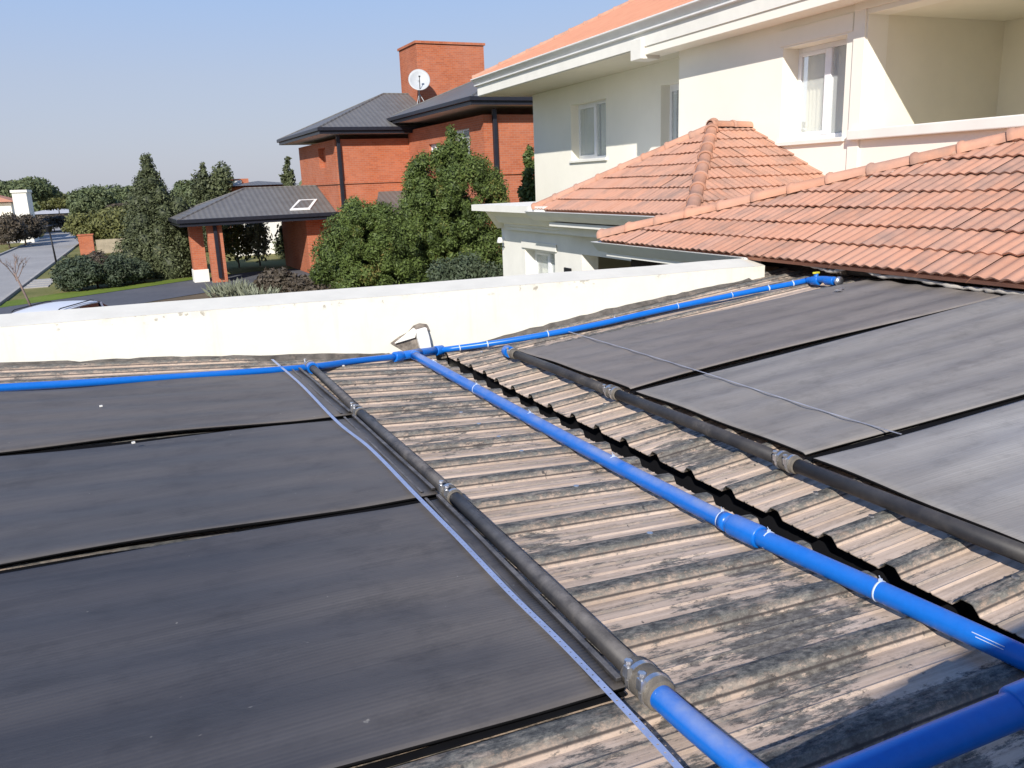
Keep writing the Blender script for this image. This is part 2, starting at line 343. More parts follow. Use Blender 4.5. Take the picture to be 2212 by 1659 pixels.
def cone_clumps(base, h, r, n=26, top=.12, lumps=.34, z0=.05):
    out = []
    for i in range(n):
        t = z0 + (1-z0)*(i+.5)/n; rr = r*((1-t)**.8*(1-top)+top*.6)*(.9+.2*random.random())
        a = i*2.399+random.random()*.6; k = max(.12*r, rr*lumps*1.25)
        off = max(0, rr-k*.8)
        out.append(((base[0]+off*math.cos(a), base[1]+off*math.sin(a), base[2]+h*t), (k, k, max(k*1.3, h*.05))))
        if i % 2 == 0 and t < .9: out.append(((base[0], base[1], base[2]+h*t), (rr*.75, rr*.75, h*.06)))
    return out
def ball_clumps(c, r, n=16, k=.42):
    out = [((c[0], c[1], c[2]), (r[0]*.72, r[1]*.72, r[2]*.72))]
    for i in range(n):
        z = 1-1.7*(i+.5)/n; s = math.sqrt(max(0, 1-z*z)); a = i*2.399+random.random()*.5; q = .66+.16*random.random(); kk = k*(.75+.5*random.random())
        out.append(((c[0]+r[0]*q*s*math.cos(a), c[1]+r[1]*q*s*math.sin(a), c[2]+r[2]*q*z), (r[0]*kk, r[1]*kk, r[2]*kk)))
    return out
def trunk(base, h, r, parent, n=5, name='trunk', mat=None):
    b = Vector(base); pts = [b + Vector((.03*h*math.sin(i*1.7)*.4, .03*h*math.cos(i*2.1)*.4, h*i/n)) for i in range(n+1)]
    return MB().tube(pts, [r*(1-.7*i/n) for i in range(n+1)], 9).build(name, mat or m_bark, parent, True)
def tree(name, label, cat, base, clumps, n, size, mat, th, tr, group=None, **kw):
    t = thing(name, label, cat, base, 0, group); b = Vector(base)
    cl = [((c[0]-b.x, c[1]-b.y, c[2]-b.z), r) for c, r in clumps]
    leaf_mesh('crown' if 'tree' in name or 'cypress' in name or 'conifer' in name else 'foliage', cl, n, size, mat, t, **kw); trunk((0, 0, -.1), th, tr, t, name='trunk' if 'tree' in name or 'cypress' in name or 'conifer' in name else 'stem'); return t

# ==================================================================== GROUND
GZ = 0.0
struct(MB().quad((-600, -200, -.012), (900, -200, -.012), (900, 1400, -.012), (-600, 1400, -.012)).build('ground', m_grass))
def sheet(name, pts, mat, z): return struct(MB().poly([(p[0], p[1], z) for p in pts]).build(name, mat))
sheet('road', [(-10.4, -60), (-5.9, -60), (-5.9, 88), (-6.3, 105), (-7.6, 130), (-9.6, 190), (-16, 190), (-12.5, 130), (-10.9, 108), (-10.4, 101)], m_road, .004)
sheet('side_road', [(-90, 88), (-10.35, 93), (-10.35, 103), (-90, 100)], m_road, .0)
k = MB(); k.box(-5.88, -5.72, 37.3, 88, -.05, .11); k.box(-5.88, -5.72, -40, 33.2, -.05, .11); struct(k.build('kerb', m_kerb, bevel=.02))
k = MB(); k.box(-10.6, -10.44, -40, 92.6, -.05, .11); struct(k.build('kerb', m_kerb, bevel=.02))
sheet('driveway', [(-5.9, 33.2), (-5.9, 36.7), (-3.2, 38.4), (-1, 40), (1.9, 42.3), (4.6, 44), (10, 44), (10, 39), (5, 38.5), (1.8, 36.2), (0, 34.9), (-1.2, 33.6), (-1.2, 14), (-5, 14), (-5, 33.0)], m_drive, .008)
sheet('lawn', [(-5.7, 36.75), (-3.2, 38.5), (-1, 40.1), (1.9, 42.4), (1.7, 43.6), (-1.2, 42.0), (-3.9, 40.6), (-5.7, 39.0)], m_lawn, .012)
sheet('garden_bed', [(-1, 33.4), (0, 34.8), (1.8, 36.1), (5, 38.4), (12, 38.4), (12, 20), (-1, 20)], M_ground('bed_soil', [(.35, (.10, .075, .05)), (.65, (.18, .14, .09))], .8), .002)
pv = thing('paver_path', 'pale concrete paver strips laid in the verge grass beside the street', 'path')
for i in range(4):
    c = Vector((-5.15+.0*i, 44.6+1.15*i, .02)); MB().box(c.x-.52, c.x+.52, c.y-.42, c.y+.42, -.02, .035).build('paver', m_kerb, pv, bevel=.01)
pv['kind'] = 'structure'; del pv['category']; del pv['label']
sheet('road_marking', [(-9.9, 100.2), (-7.0, 100.2), (-7.0, 101.4), (-9.9, 101.4)], m_paint, .009)

# ==================================================================== OUR ROOF (two slopes falling to a valley)
YP = 5.8
V0 = onY(925, 770, YP)
dval = Vector((0, 1, -.016))
SL, SR = .0926, .11
aL, aR = math.radians(5), math.radians(-1)
nL = -dval.cross(Vector((1, 0, -SL))).normalized(); nR = -dval.cross(Vector((1, 0, SR))).normalized()
if nL.z < 0: nL = -nL
if nR.z < 0: nR = -nR
def pL(x, y, h=0): return onP(x, y, V0+nL*h, nL)
def pR(x, y, h=0): return onP(x, y, V0+nR*h, nR)
def planeL(X, Y, h=0): p = Vector((X, Y, V0.z - SL*(X-V0.x) - .016*(Y-YP))); return p + nL*h
def planeR(X, Y, h=0): p = Vector((X, Y, V0.z + SR*(X-V0.x) - .016*(Y-YP))); return p + nR*h
XL, XR, PITCH, PH = 1.805, 1.89, .2525, 1.88
RH = .029
prof = [(0, 0), (.055, 0), (.062, .004), (.07, 0), (.105, 0), (.112, .004), (.12, 0), (.160, 0), (.182, RH*.93), (.190, RH), (.214, RH), (.222, RH*.93), (.246, 0)]
prof = [(a/ .2525, b) for a, b in prof]
def ribs_sheet(plane, x0, x1, ang, n0, n1, parent, name='roof_sheet', xtra=0):
    """pitches n0..n1 along the valley, ribs from x0 to x1"""
    vs = []; uvs = []; fs = []; cols = []
    nx = 14; jit = random.uniform(-.012, .012)
    rows = [(n + p, h) for n in range(n0, n1) for p, h in prof] + [(n1, 0)]
    # rib crest centre sits at phase .82 -> align with the bumps seen at the gap
    for a, h in rows:
        y0 = PH + (a-.82)*PITCH
        for i in range(nx+1):
            s = i/nx; x = x0 + jit*(i == 0) + (x1-x0)*s; y = y0 + (x-(XL if x1 < x0 else XR))*math.tan(ang)
            if y > YP+.1: y = YP+.1
            vs.append(plane(x, y, h+.0006*math.sin(x*9+a*5))); uvs.append((x, a))
    for j in range(len(rows)-1):
        for i in range(nx): fs.append((j*(nx+1)+i, j*(nx+1)+i+1, (j+1)*(nx+1)+i+1, (j+1)*(nx+1)+i))
    me = bpy.data.meshes.new(name); me.from_pydata([tuple(v) for v in vs], [], fs); me.materials.append(m_sheet)
    ul = me.uv_layers.new(name='UVMap')
    for l in me.loops: ul.data[l.index].uv = uvs[l.vertex_index]
    o = bpy.data.objects.new(name, me); link(o, parent)
    md = o.modifiers.new('thick', 'SOLIDIFY'); md.thickness = .003; md.offset = -1
    return o
rl = thing('metal_roof', 'ribbed metal roof slope left of the valley, stained sandy and grey under the left collectors', 'metal roof')
rr_ = thing('metal_roof', 'ribbed metal roof slope right of the black valley gap, rising to the tiled eave', 'metal roof')
for n0 in range(-12, 19, 4):
    ribs_sheet(planeL, XL, -4.5, aL, n0, min(n0+4, 19), rl)
    ribs_sheet(planeR, XR, 5.32, aR, n0, min(n0+4, 17), rr_)
# screws on the rib crests of the bare strip
def screws(plane, xs, parent):
    mb = MB()
    for n in range(-2, 17):
        for x in xs:
            if random.random() < .45:
                y = PH + n*PITCH + (x-(XL if plane is planeL else XR))*math.tan(aL if plane is planeL else aR)
                if y < YP-.05:
                    c = plane(x, y, RH); mb.tube([c, c+Vector((0, 0, .006))], .011, 6)
    o = mb.build('roof_screw', m_steel, parent); o['kind'] = 'stuff'
screws(planeL, (1.35,), rl); screws(planeR, (2.08,), rr_)
gt = MB()
for y0, y1 in ((-1, YP+.05),):
    a0, a1 = planeL(XL-.05, y0, -.012), planeL(XL-.05, y1, -.012); b0, b1 = planeR(XR+.06, y0, -.012), planeR(XR+.06, y1, -.012); dz = Vector((0, 0, -.16))
    gt.quad(a0, a1, a1+dz, a0+dz); gt.quad(a0+dz, a1+dz, b1+dz, b0+dz); gt.quad(b0+dz, b1+dz, b1, b0)
tag(gt.build('valley_gutter', m_black), 'narrow black valley gutter in the jagged gap between the two metal roof slopes', 'gutter')

# parapet wall along the far side of the roof
def topz(x): return EYE + YP*(-.119 - .0108*(x/YP-.2)) + .003*math.sin(x*3.1) + .002*math.sin(x*7.7)
pw = thing('parapet_wall', 'bright white rendered parapet wall with greyish top crossing the view behind the roof', 'wall')
m, t, b = nodes('parapet_render', .88, .2); v = mapping(t, (1, 1, 1)); tc = N(t, 'ShaderNodeTexCoord'); sx = N(t, 'ShaderNodeSeparateXYZ'); t.links.new(tc.outputs['Object'], sx.inputs[0])
f = noise(t, v, 2.5, 8, .7); fz = noise(t, mapping(t, (6, 1, 1.2)), 1.2, 6, .7)
c0 = ramp(t, f, [(.3, (.69, .67, .58)), (.7, (.75, .735, .65))])
tz = mth(t, 'ADD', sx.outputs[2], mth(t, 'MULTIPLY', sx.outputs[0], .0108))       # height corrected for the sloping top
ztop = EYE - YP*.119 + .0108*.2*YP
k1 = mth(t, 'MULTIPLY', ramp(t, mth(t, 'ADD', mth(t, 'SUBTRACT', tz, ztop-.12), mth(t, 'MULTIPLY', fz, .06)), [(.02, g(0)), (.09, g(1))]), ramp(t, noise(t, v, 7, 7, .8), [(.52, g(0)), (.7, g(.55))]))
c1 = mix(t, k1, c0, (.30, .27, .2))
dr = mth(t, 'MULTIPLY', ramp(t, noise(t, mapping(t, (5, 1, .5)), 1.6, 6, .7), [(.56, g(0)), (.72, g(.28))]), 1.0); c1 = mix(t, dr, c1, (.52, .49, .40))
sp_ = noise(t, mapping(t, (1.0, 1, 1)), 13, 3); near_ = ramp(t, mth(t, 'SUBTRACT', tz, ztop-.17), [(.03, g(0)), (.06, g(1)), (.11, g(.6))]); c1 = mix(t, mth(t, 'MULTIPLY', near_, ramp(t, sp_, [(.62, g(0)), (.68, g(.7))])), c1, (.22, .19, .14))
t.links.new(c1, b.inputs['Base Color']); bump(t, b, noise(t, v, 30, 6, .7), .3, .006); m_parapet = m
m_cap = M_simple('parapet_cap_weathered', (.63, .61, .54), .9, .06, 4, bmp=.3, dirt=((.36, .34, .3), .68))
xs = [-6 + .55*i for i in range(21)]; xs[-1] = 4.93
mb = MB()
def wallz(x): return (planeL(x, YP) if x < V0.x else planeR(x, YP)).z - .3
for i in range(len(xs)-1):
    x0, x1 = xs[i], xs[i+1]
    zt0, zt1 = topz(x0), topz(x1)
    mb.quad((x0, YP, wallz(x0)), (x1, YP, wallz(x1)), (x1, YP, zt1-.076), (x0, YP, zt0-.076))
    mb.quad((x1, YP+.24, wallz(x1)), (x0, YP+.24, wallz(x0)), (x0, YP+.24, zt0-.03), (x1, YP+.24, zt1-.03))
mb.quad((4.93, YP, wallz(4.93)), (4.93, YP+.24, wallz(4.93)), (4.93, YP+.24, topz(4.93)-.03), (4.93, YP, topz(4.93)-.076))
o = mb.build('wall_body', m_parapet, pw)
mb = MB()
for i in range(len(xs)-1):
    x0, x1 = xs[i], xs[i+1]; a, c_ = topz(x0), topz(x1)
    mb.quad((x0, YP-.002, a-.077), (x1, YP-.002, c_-.077), (x1, YP+.242, c_-.027), (x0, YP+.242, a-.027))
mb.build('cap', m_cap, pw)
# flashing / grime strip and mortar crumbs along the wall foot
mb = MB(); x = -5.0; pts = []
while x < 4.85:
    pl = planeL if x < V0.x else planeR
    hh = .022 + .014*random.random() + .012*math.sin(x*2.3) + (.012 if x < .2 else 0); pts.append((pl(x, YP-.035 - .02*random.random(), .004), pl(x, YP-.012, hh), pl(x, YP+.01, hh+.004))); x += .06+.05*random.random()
for a, b_ in zip(pts[:-1], pts[1:]):
    mb.quad(a[0], b_[0], b_[1], a[1]); mb.quad(a[1], b_[1], b_[2], a[2])
mb.build('foot_flashing', M_simple('bituminous_flashing', (.10, .09, .08), .9, .5, 12, bmp=.8, dirt=((.27, .22, .18), .55)), pw)
# broken scupper at the valley
sc = thing('drain_outlet', 'broken roof drain outlet with white spout and crumbled grey mortar at the parapet foot', 'drain outlet')
def Yw(x, y, d=0): return onY(x, y, YP-d)
ring = [(843, 741), (862, 727), (880, 718), (893, 703), (906, 698), (921, 700), (926, 712), (918, 722), (924, 740), (932, 756), (926, 766), (885, 766), (862, 752)]
mb = MB(); mb.prism([Yw(*p, .001) for p in ring], (0, -.018, 0)); mb.build('broken_mortar', m_concrete, sc, fix=True)
mb = MB(); ch = [(897, 712), (918, 706), (924, 725), (929, 752), (905, 752), (899, 730)]
mb.prism([Yw(*p, .02) for p in ch], (0, -.045, 0)); mb.build('spout', m_gutter, sc, fix=True, bevel=.006)
mb = MB(); mb.prism([Yw(*p, .02) for p in [(852, 741), (893, 708), (898, 713), (895, 728), (872, 735)]], (0, -.022, 0)); mb.build('render_patch', m_white, sc, fix=True)
mb = MB()
for _ in range(26):
    c = planeL(random.uniform(1.45, 1.9), YP-random.uniform(.02, .12), .01+.02*random.random()); s_ = random.uniform(.008, .022)
    mb.obox(c, (s_, s_*.3, 0), (-s_*.2, s_*.8, s_*.2), (0, 0, s_*.6))
o = mb.build('rubble', m_concrete, sc); o['kind'] = 'stuff'
# far wood board and dark eave infill at the end of the parapet
mb = MB(); mb.prism([onY(1648, 574, 5.95), onY(1760, 583, 5.95), onY(1765, 612, 5.95), onY(1655, 606, 5.95)], (0, .03, 0)); tag(mb.build('timber_board', m_wood, fix=True), 'short weathered brown board closing the gap at the right end of the parapet', 'board')

# ------------------------------------------------------------------ pool-heating collectors
def mat_patch(name, plane, c00, c10, c11, c01, matl, parent, nu, nv, hdr_at_u0=True, sag=.0055):
    """c00-c10 runs away from the header (u), c00-c01 across (v); world points"""
    vs = []; uvs = []; fs = []
    Lu = (c10-c00).length; Lv = (c01-c00).length
    n = nL if plane is planeL else nR
    for i in range(nu+1):
        u = i/nu
        for j in range(nv+1):
            q = j/nv
            p = c00*(1-u)*(1-q) + c10*u*(1-q) + c11*u*q + c01*(1-u)*q
            wav = sag*math.sin(2*math.pi*(p.y-PH)/PITCH)*min(1, u*Lu/.25) + .004*math.sin(u*Lu*1.7+q*3) + .003*math.sin(q*Lv*9+u*4)
            ed = min(q, 1-q)*Lv; drop = -.006*max(0, 1-ed/.02)
            ew = .006*math.sin(u*Lu*2.3+len(name) % 7)*(1 if q < .5 else -1)*(ed < .01)
            vs.append(p + n*(wav+drop) + Vector((0, ew, 0))); uvs.append((u*Lu, q*Lv + (len(name) % 5)*2.3))
    for i in range(nu):
        for j in range(nv):
            a = i*(nv+1)+j; fs.append((a, a+1, a+nv+2, a+nv+1))
    me = bpy.data.meshes.new('mat'); me.from_pydata([tuple(v) for v in vs], [], fs); me.materials.append(matl); me.materials.append(m_seam_shade); me.shade_smooth()
    ul = me.uv_layers.new(name='UVMap')
    for l in me.loops: ul.data[l.index].uv = uvs[l.vertex_index]
    bm = bmesh.new(); bm.from_mesh(me)
    if sum(f_.normal.z for f_ in bm.faces) < 0:
        bmesh.ops.reverse_faces(bm, faces=bm.faces)
    bm.to_mesh(me); bm.free()
    o = bpy.data.objects.new('mat', me); link(o, parent)
    md = o.modifiers.new('thick', 'SOLIDIFY'); md.thickness = .012; md.offset = -1; md.material_offset_rim = 1  # rim coloured black so the sunlit mat edge reads as shade
    return o
HM = .052    # mat height above the pans
def extend(a, b, L): d = (b-a).normalized(); return a + d*L
def collector(label, plane, P, near, far, hdr, r, matl, L, hdr_dir_pts, strip=True, nxt=None):
    """near/far: pairs of photo points (at header, away) for the two long edges"""
    t = thing('solar_collector', label, 'solar collector', group=None)
    n0, n1 = P(*near[0], HM), P(*near[1], HM); f0, f1 = P(*far[0], HM), P(*far[1], HM)
    n1 = extend(n0, n1, L); f1 = extend(f0, f1, L)
    mat_patch(label, plane, n0, n1, f1, f0, matl, t, 60, 70)
    a, b = hdr
    MB().tube([a, (a+b)/2 + Vector((0, 0, .003)), b], r, 20).build('header_pipe', m_header if plane is planeL else m_header_dark, t, True)
    nn = nL if plane is planeL else nR; dn_ = (n0-f0).normalized()      # added black strip under the seam gap, its colour stands for shade
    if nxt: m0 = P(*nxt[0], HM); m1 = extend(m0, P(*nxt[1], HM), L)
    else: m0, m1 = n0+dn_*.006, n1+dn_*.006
    ov = dn_*.012; MB().prism([n0-ov-nn*.020, n1-ov-nn*.020, m1+ov*(1 if nxt else 0)-nn*.020, m0+ov*(1 if nxt else 0)-nn*.020], -nn*.004).build('seam_shade_strip', m_seam_shade, t, fix=True)
    if strip:   # welded strip between mat and pipe
        nn = nL if plane is planeL else nR
        d = (b-a).normalized(); side = (n1-n0).normalized()
        mb = MB()
        q0, q1 = n0, f0
        for off, wd, hh in ((.058, .006, .004), (.012, .008, .008)):
            mb.obox((q0+q1)/2 + side*off + nn*hh, (q1-q0)/2*.985, side*wd, nn*hh*.6)
        mb.build('weld_strip', m_header, t, bevel=.003)
    return t
# left bank: header runs parallel to the valley
XHL = onP(1000, 1093, V0+nL*.06, nL).x; rH = .0235
def HL(Y): p = planeL(XHL, Y, .062); return p
def HLp(x, y): return pL(x, y, .062)
hdrL_pts = [(672, 792), (775, 890), (975, 1068), (1385, 1462), (1412, 1490)]
eL = {'s0': ((650, 797), (0, 845)), 's1a': ((762, 893), (0, 974)), 's1b': ((767, 899), (0, 980)), 's2a': ((945, 1062), (0, 1221)), 's2b': ((951, 1072), (0, 1229)), 's3': ((1352, 1478), (780, 1644))}
hp = [HLp(*p) for p in hdrL_pts]
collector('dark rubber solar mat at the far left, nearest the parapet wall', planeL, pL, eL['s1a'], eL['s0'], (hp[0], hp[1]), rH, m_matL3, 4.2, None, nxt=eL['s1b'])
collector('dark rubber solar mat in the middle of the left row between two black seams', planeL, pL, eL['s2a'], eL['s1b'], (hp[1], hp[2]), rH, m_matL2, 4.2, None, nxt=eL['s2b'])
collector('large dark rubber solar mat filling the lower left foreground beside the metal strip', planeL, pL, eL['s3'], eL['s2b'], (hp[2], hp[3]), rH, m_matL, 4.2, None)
# right bank
eR = {'s0': ((1118, 757), (1790, 621)), 's1a': ((1362, 838), (2140, 640)), 's1b': ((1369, 843), (2144, 644)), 's2a': ((1742, 980), (2206, 852)), 's2b': ((1751, 987), (2206, 861)), 's3': ((2330, 1270), (2500, 1190))}
hR_pts = [(1105, 762), (1325, 848), (1702, 998), (2330, 1243)]
hq = [pR(*p, .07) for p in hR_pts]
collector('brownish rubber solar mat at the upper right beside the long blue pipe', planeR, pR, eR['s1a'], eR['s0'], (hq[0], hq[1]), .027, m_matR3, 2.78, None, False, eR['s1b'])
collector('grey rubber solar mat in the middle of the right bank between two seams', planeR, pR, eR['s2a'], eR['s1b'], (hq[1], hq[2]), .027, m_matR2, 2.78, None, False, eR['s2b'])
# third mat runs out of the picture: squared off from its far edge
t = thing('solar_collector', 'pale dusty rubber solar mat at the right picture edge, nearest the camera', 'solar collector')
f0 = pR(*eR['s2b'][0], HM); f1 = extend(f0, pR(*eR['s2b'][1], HM), 2.78); n0 = pR(2330, 1222, HM); dd_ = n0-f0; n1 = f1+dd_
mat_patch('r3', planeR, n0, n1, f1, f0, m_matR, t, 60, 70)
MB().tube([hq[2], hq[3]], .027, 20).build('header_pipe', m_header_dark, t, True)
# top header along the tiled eave
th = thing('header_pipe', 'black header pipe along the top of the right collectors under the tiled eave', 'pipe')
a = onX(1830, 606, 5.07); tA = [planeR(5.1, y, .075) for y in (5.05, 4.3, 3.6, 2.6, 1.4)]
MB().tube(tA, .033, 16).build('pipe_body', m_header, th, True)
for yy in (5.05, 3.74):
    c = planeR(5.1, yy, .075); MB().tube([c-Vector((0, .06, 0)), c+Vector((0, .06, 0))], .040, 16).build('sleeve', m_rubber, th, True)
    MB().tube([c-Vector((0, .012, 0)), c+Vector((0, .012, 0))], .043, 16).build('clamp', m_steel, th, True)
    mb = MB(); mb.obox(c+Vector((-.03, 0, .045)), (.022, 0, .008), (0, .008, 0), (0, 0, .009)); mb.build('clamp_screw', m_steel, th)

def coupling(label, c, d, r, n, L=.05, clamps=(-.028, .028), big=False):
    t = thing('pipe_coupling', label, 'coupling', c)
    d = d.normalized(); side = d.cross(n).normalized()
    pts = [d*(L*k) for k in (-1, -.93, -.5, -.45, .45, .5, .93, 1)]; R0 = r*1.16
    MB().tube(pts, [R0*.94, R0, R0, R0*1.05, R0*1.05, R0, R0, R0*.94], 24).build('hose', m_rubber, t, True)
    for q in clamps:
        k = d*q
        o = MB().tube([k-d*.006, k+d*.006], R0*1.09, 24).build('clamp', m_steel, t, True); edge_split(o)
        p = k + (n*.55+side*.95).normalized()*R0*1.2
        mb = MB(); mb.tube([p-n*.018-side*0, p+n*.02], .0055, 8); mb.obox(p, side*.006, d*.009, n*.012)
        mb.tube([p+n*.02, p+n*.027], .009, 6); mb.build('clamp_screw', m_steel, o)
    return t
dL = (hp[3]-hp[1]).normalized(); dR = (hq[2]-hq[0]).normalized()
coupling('rubber coupling with steel clamps on the left header at the far seam', hp[1], dL, rH, nL, .042)
coupling('rubber coupling with steel clamps on the left header at the middle seam', hp[2], dL, rH, nL, .046)
cc = (hp[3]+hp[4])/2
coupling('large clamped rubber coupling joining the left header to the blue stub pipe', cc, dL, .030, nL, .055, (-.022, .03))
coupling('rubber coupling with pale clamps on the right header at the far seam', hq[1], dR, .029, nR, .055)
coupling('rubber coupling with bright clamp on the right header nearer the camera', hq[2], dR, .029, nR, .055)
coupling('small rubber sleeve behind the blue end cap of the right header', hq[0]-dR*-.05, dR, .029, nR, .035, (-.02,))
coupling('small rubber sleeve at the far end of the left header by the blue pipe', hp[0]+dL*.03*-1, dL, .027, nL, .035, (.0,))
# blue end caps
for p, d, r, lab, pl in ((hq[0]-dR*.045*-1*-1, dR, .04, 'round blue end cap on the far end of the right header pipe', nR), (hp[0]-dL*-.055*1, dL, .036, 'small blue end cap where the left header meets the long blue pipe', nL)):
    d_ = -d if (p-d).y > p.y else d
    q = p + d_*.02
    o = MB().tube([q-d_*.035, q-d_*.03, q+d_*.02, q+d_*.032, q+d_*.036], [r*.96, r, r, r*.8, r*.3], 22).build('pipe_end_cap', m_blue_dusty, None, True); edge_split(o, 50); tag(o, lab, 'pipe cap')

# ------------------------------------------------------------------ blue pipes
def tie(c, d, r, parent, n):
    d = d.normalized(); o = MB().tube([c-d*.0028, c+d*.0028], r*1.05, 22).build('cable_tie', m_tie, parent, True)
    s = d.cross(n).normalized(); mb = MB(); p = c+n*r*1.12 + s*r*.1; mb.obox(p, d*.0035, s*.004, n*.004); mb.tube([p+n*.003, p+n*.014+s*.008], .0012, 5); mb.build('tie_head', m_tie, o)
def sleeve(c, d, r, L, parent, mat, name='socket'):
    d = d.normalized(); o = MB().tube([c-d*L, c-d*L*.96, c-d*L*.9, c+d*L*.9, c+d*L*.96, c+d*L], [r*1.1, r*1.24, r*1.28, r*1.28, r*1.24, r*1.1], 24).build(name, mat, parent, True); return edge_split(o, 50)
# main pipe beside the valley
RM = .029
mp_ = thing('water_pipe', 'thick blue water pipe running along the valley towards the camera', 'pipe')
mpts = [pL(x, y, RH+RM) for x, y in ((893, 766), (1030, 841), (1250, 962), (1560, 1123), (1900, 1277), (2206, 1418), (2420, 1517))]
cut = pL(1612, 1147, RH+RM)
dm = (mpts[4]-mpts[3]).normalized()
MB().tube(catmull(mpts[:4]+[cut], 6), RM, 26).build('pipe_body', m_blue_dusty, mp_, True)
MB().tube(catmull([cut]+mpts[4:], 6), RM, 26).build('pipe_body', m_blue, mp_, True)
sleeve(cut, dm, RM, .062, mp_, m_blue_mid)
pa_, pb_ = pL(2108, 1362, RH+RM), pL(2200, 1404, RH+RM); dpr = (pb_-pa_).normalized(); tow = (O-pa_).normalized(); tow = (tow - dpr*tow.dot(dpr)).normalized(); wdir = tow.cross(dpr)
base_ = mpts[4].lerp(mpts[5], .72); base2 = mpts[4].lerp(mpts[5], .93)
pm = MB(); 
for k_, off in ((0, .004), (1, -.003)):
    o1 = base_ + tow*(RM+.0006) + wdir*off + dpr*(.012*k_); o2 = base2 + tow*(RM+.0006) + wdir*off; pm.obox((o1+o2)/2, (o2-o1)/2, wdir*.0009, tow*.0004)
pm.build('print_line', m_tie, mp_)
c = cut - dm*.09
MB().tube([cut-dm*.075, cut-dm*.105], RM*1.09, 24).build('collar', m_blue, mp_, True)
for x, y in ((937, 789), (1030, 841), (1145, 904), (1325, 1001), (1560, 1123), (1660, 1168), (1900, 1277)):
    tie(pL(x, y, RH+RM), dm, RM, mp_, nL)
# long pipe along the parapet
RF = .0215
lp = thing('water_pipe', 'long thin blue pipe running along the foot of the white parapet', 'pipe')
lpts = [pL(x, y, RH+RF) for x, y in ((-260, 853), (0, 838), (300, 820), (640, 796), (760, 781), (860, 770))]
rpts = [pR(x, y, RH+RF) for x, y in ((948, 757), (1100, 736), (1270, 705), (1430, 669), (1600, 634), (1700, 615), (1742, 606))]
MB().tube(catmull(lpts, 5), RF, 18).build('pipe_body', m_blue, lp, True)
MB().tube(catmull(rpts, 5), RF, 18).build('pipe_body', m_blue, lp, True)
for x, y in ((993, 752), (1053, 744), (1183, 722), (1328, 692), (1463, 662), (1580, 638), (1660, 623), (1712, 613)): tie(pR(x, y, RH+RF), rpts[3]-rpts[2], RF, lp, nR)
# tee at the junction
te = thing('pipe_tee', 'blue tee fitting where the valley pipe meets the long pipe at the parapet', 'pipe fitting')
ta, tb = lpts[-1], rpts[0]; tm = (ta+tb)/2 + Vector((0, 0, .004)); dt = (tb-ta).normalized()
MB().tube([ta-dt*.03, tm, tb+dt*.03], .030, 22).build('tee_body', m_blue_mid, te, True)
for c in (ta, tb): sleeve(c, dt, .0285, .035, te, m_blue_mid)
MB().tube([tm+Vector((0, 0, 0)), mpts[0]-dm*0, mpts[0]+dm*.06*(-1 if dm.y > 0 else 1)*-1*-1], [.034, .034, .034], 22).build('branch', m_blue_mid, te, True)
# valve end at the right
ve = thing('pipe_valve', 'blue valve fitting with yellow handle at the right end of the long pipe', 'valve')
e0 = rpts[-1]; e1 = onY(1768, 602, e0.y+.0); e2 = pR(1812, 607, .075)
MB().tube(catmull([e0, (e0+e2)/2+Vector((0, 0, .012)), e2], 5), .026, 18).build('valve_body', m_blue, ve, True)
sleeve(e0.lerp(e2, .3), e2-e0, .028, .04, ve, m_blue); sleeve(e0.lerp(e2, .75), e2-e0, .026, .045, ve, m_blue)
q = e0.lerp(e2, .3); MB().tube([q, q+Vector((0, 0, .055))], .018, 12).build('valve_neck', m_blue, ve, True)
mb = MB(); mb.obox(q+Vector((0, 0, .062)), (.028, .006, 0), (-.004, .012, 0), (0, 0, .007)); mb.build('handle', m_yellow, ve, bevel=.003)
o = MB().tube([e2-(e2-e0).normalized()*.01, e2+(e2-e0).normalized()*.012], .034, 18).build('clamp', m_steel, ve, True)
# stub of the left bank
st_ = thing('water_pipe', 'short dusty blue pipe stub continuing the left header at the bottom edge', 'pipe')
sp = [pL(x, y, .062) for x, y in ((1412, 1492), (1500, 1570), (1600, 1652), (1690, 1722))]
MB().tube(catmull(sp, 6), .0265, 26).build('pipe_body', m_blue_dusty, st_, True)
# cross pipe at the bottom right
cp = thing('water_pipe', 'shaded blue pipe crossing the bottom right corner with a thick socket', 'pipe')
def near(x, y, dep): d = ray(x, y); return O + d*dep
ca = near(1760, 1712, 1.27); cb = near(2206, 1527, 1.33); cd_ = (cb-ca)
mb = MB().tube([ca-cd_*.12, ca, cb, cb+cd_*.5], .029, 28).build('pipe_body', m_blue, cp, True)
sleeve(cb+cd_*.15, cd_, .0285, .07, cp, m_blue)

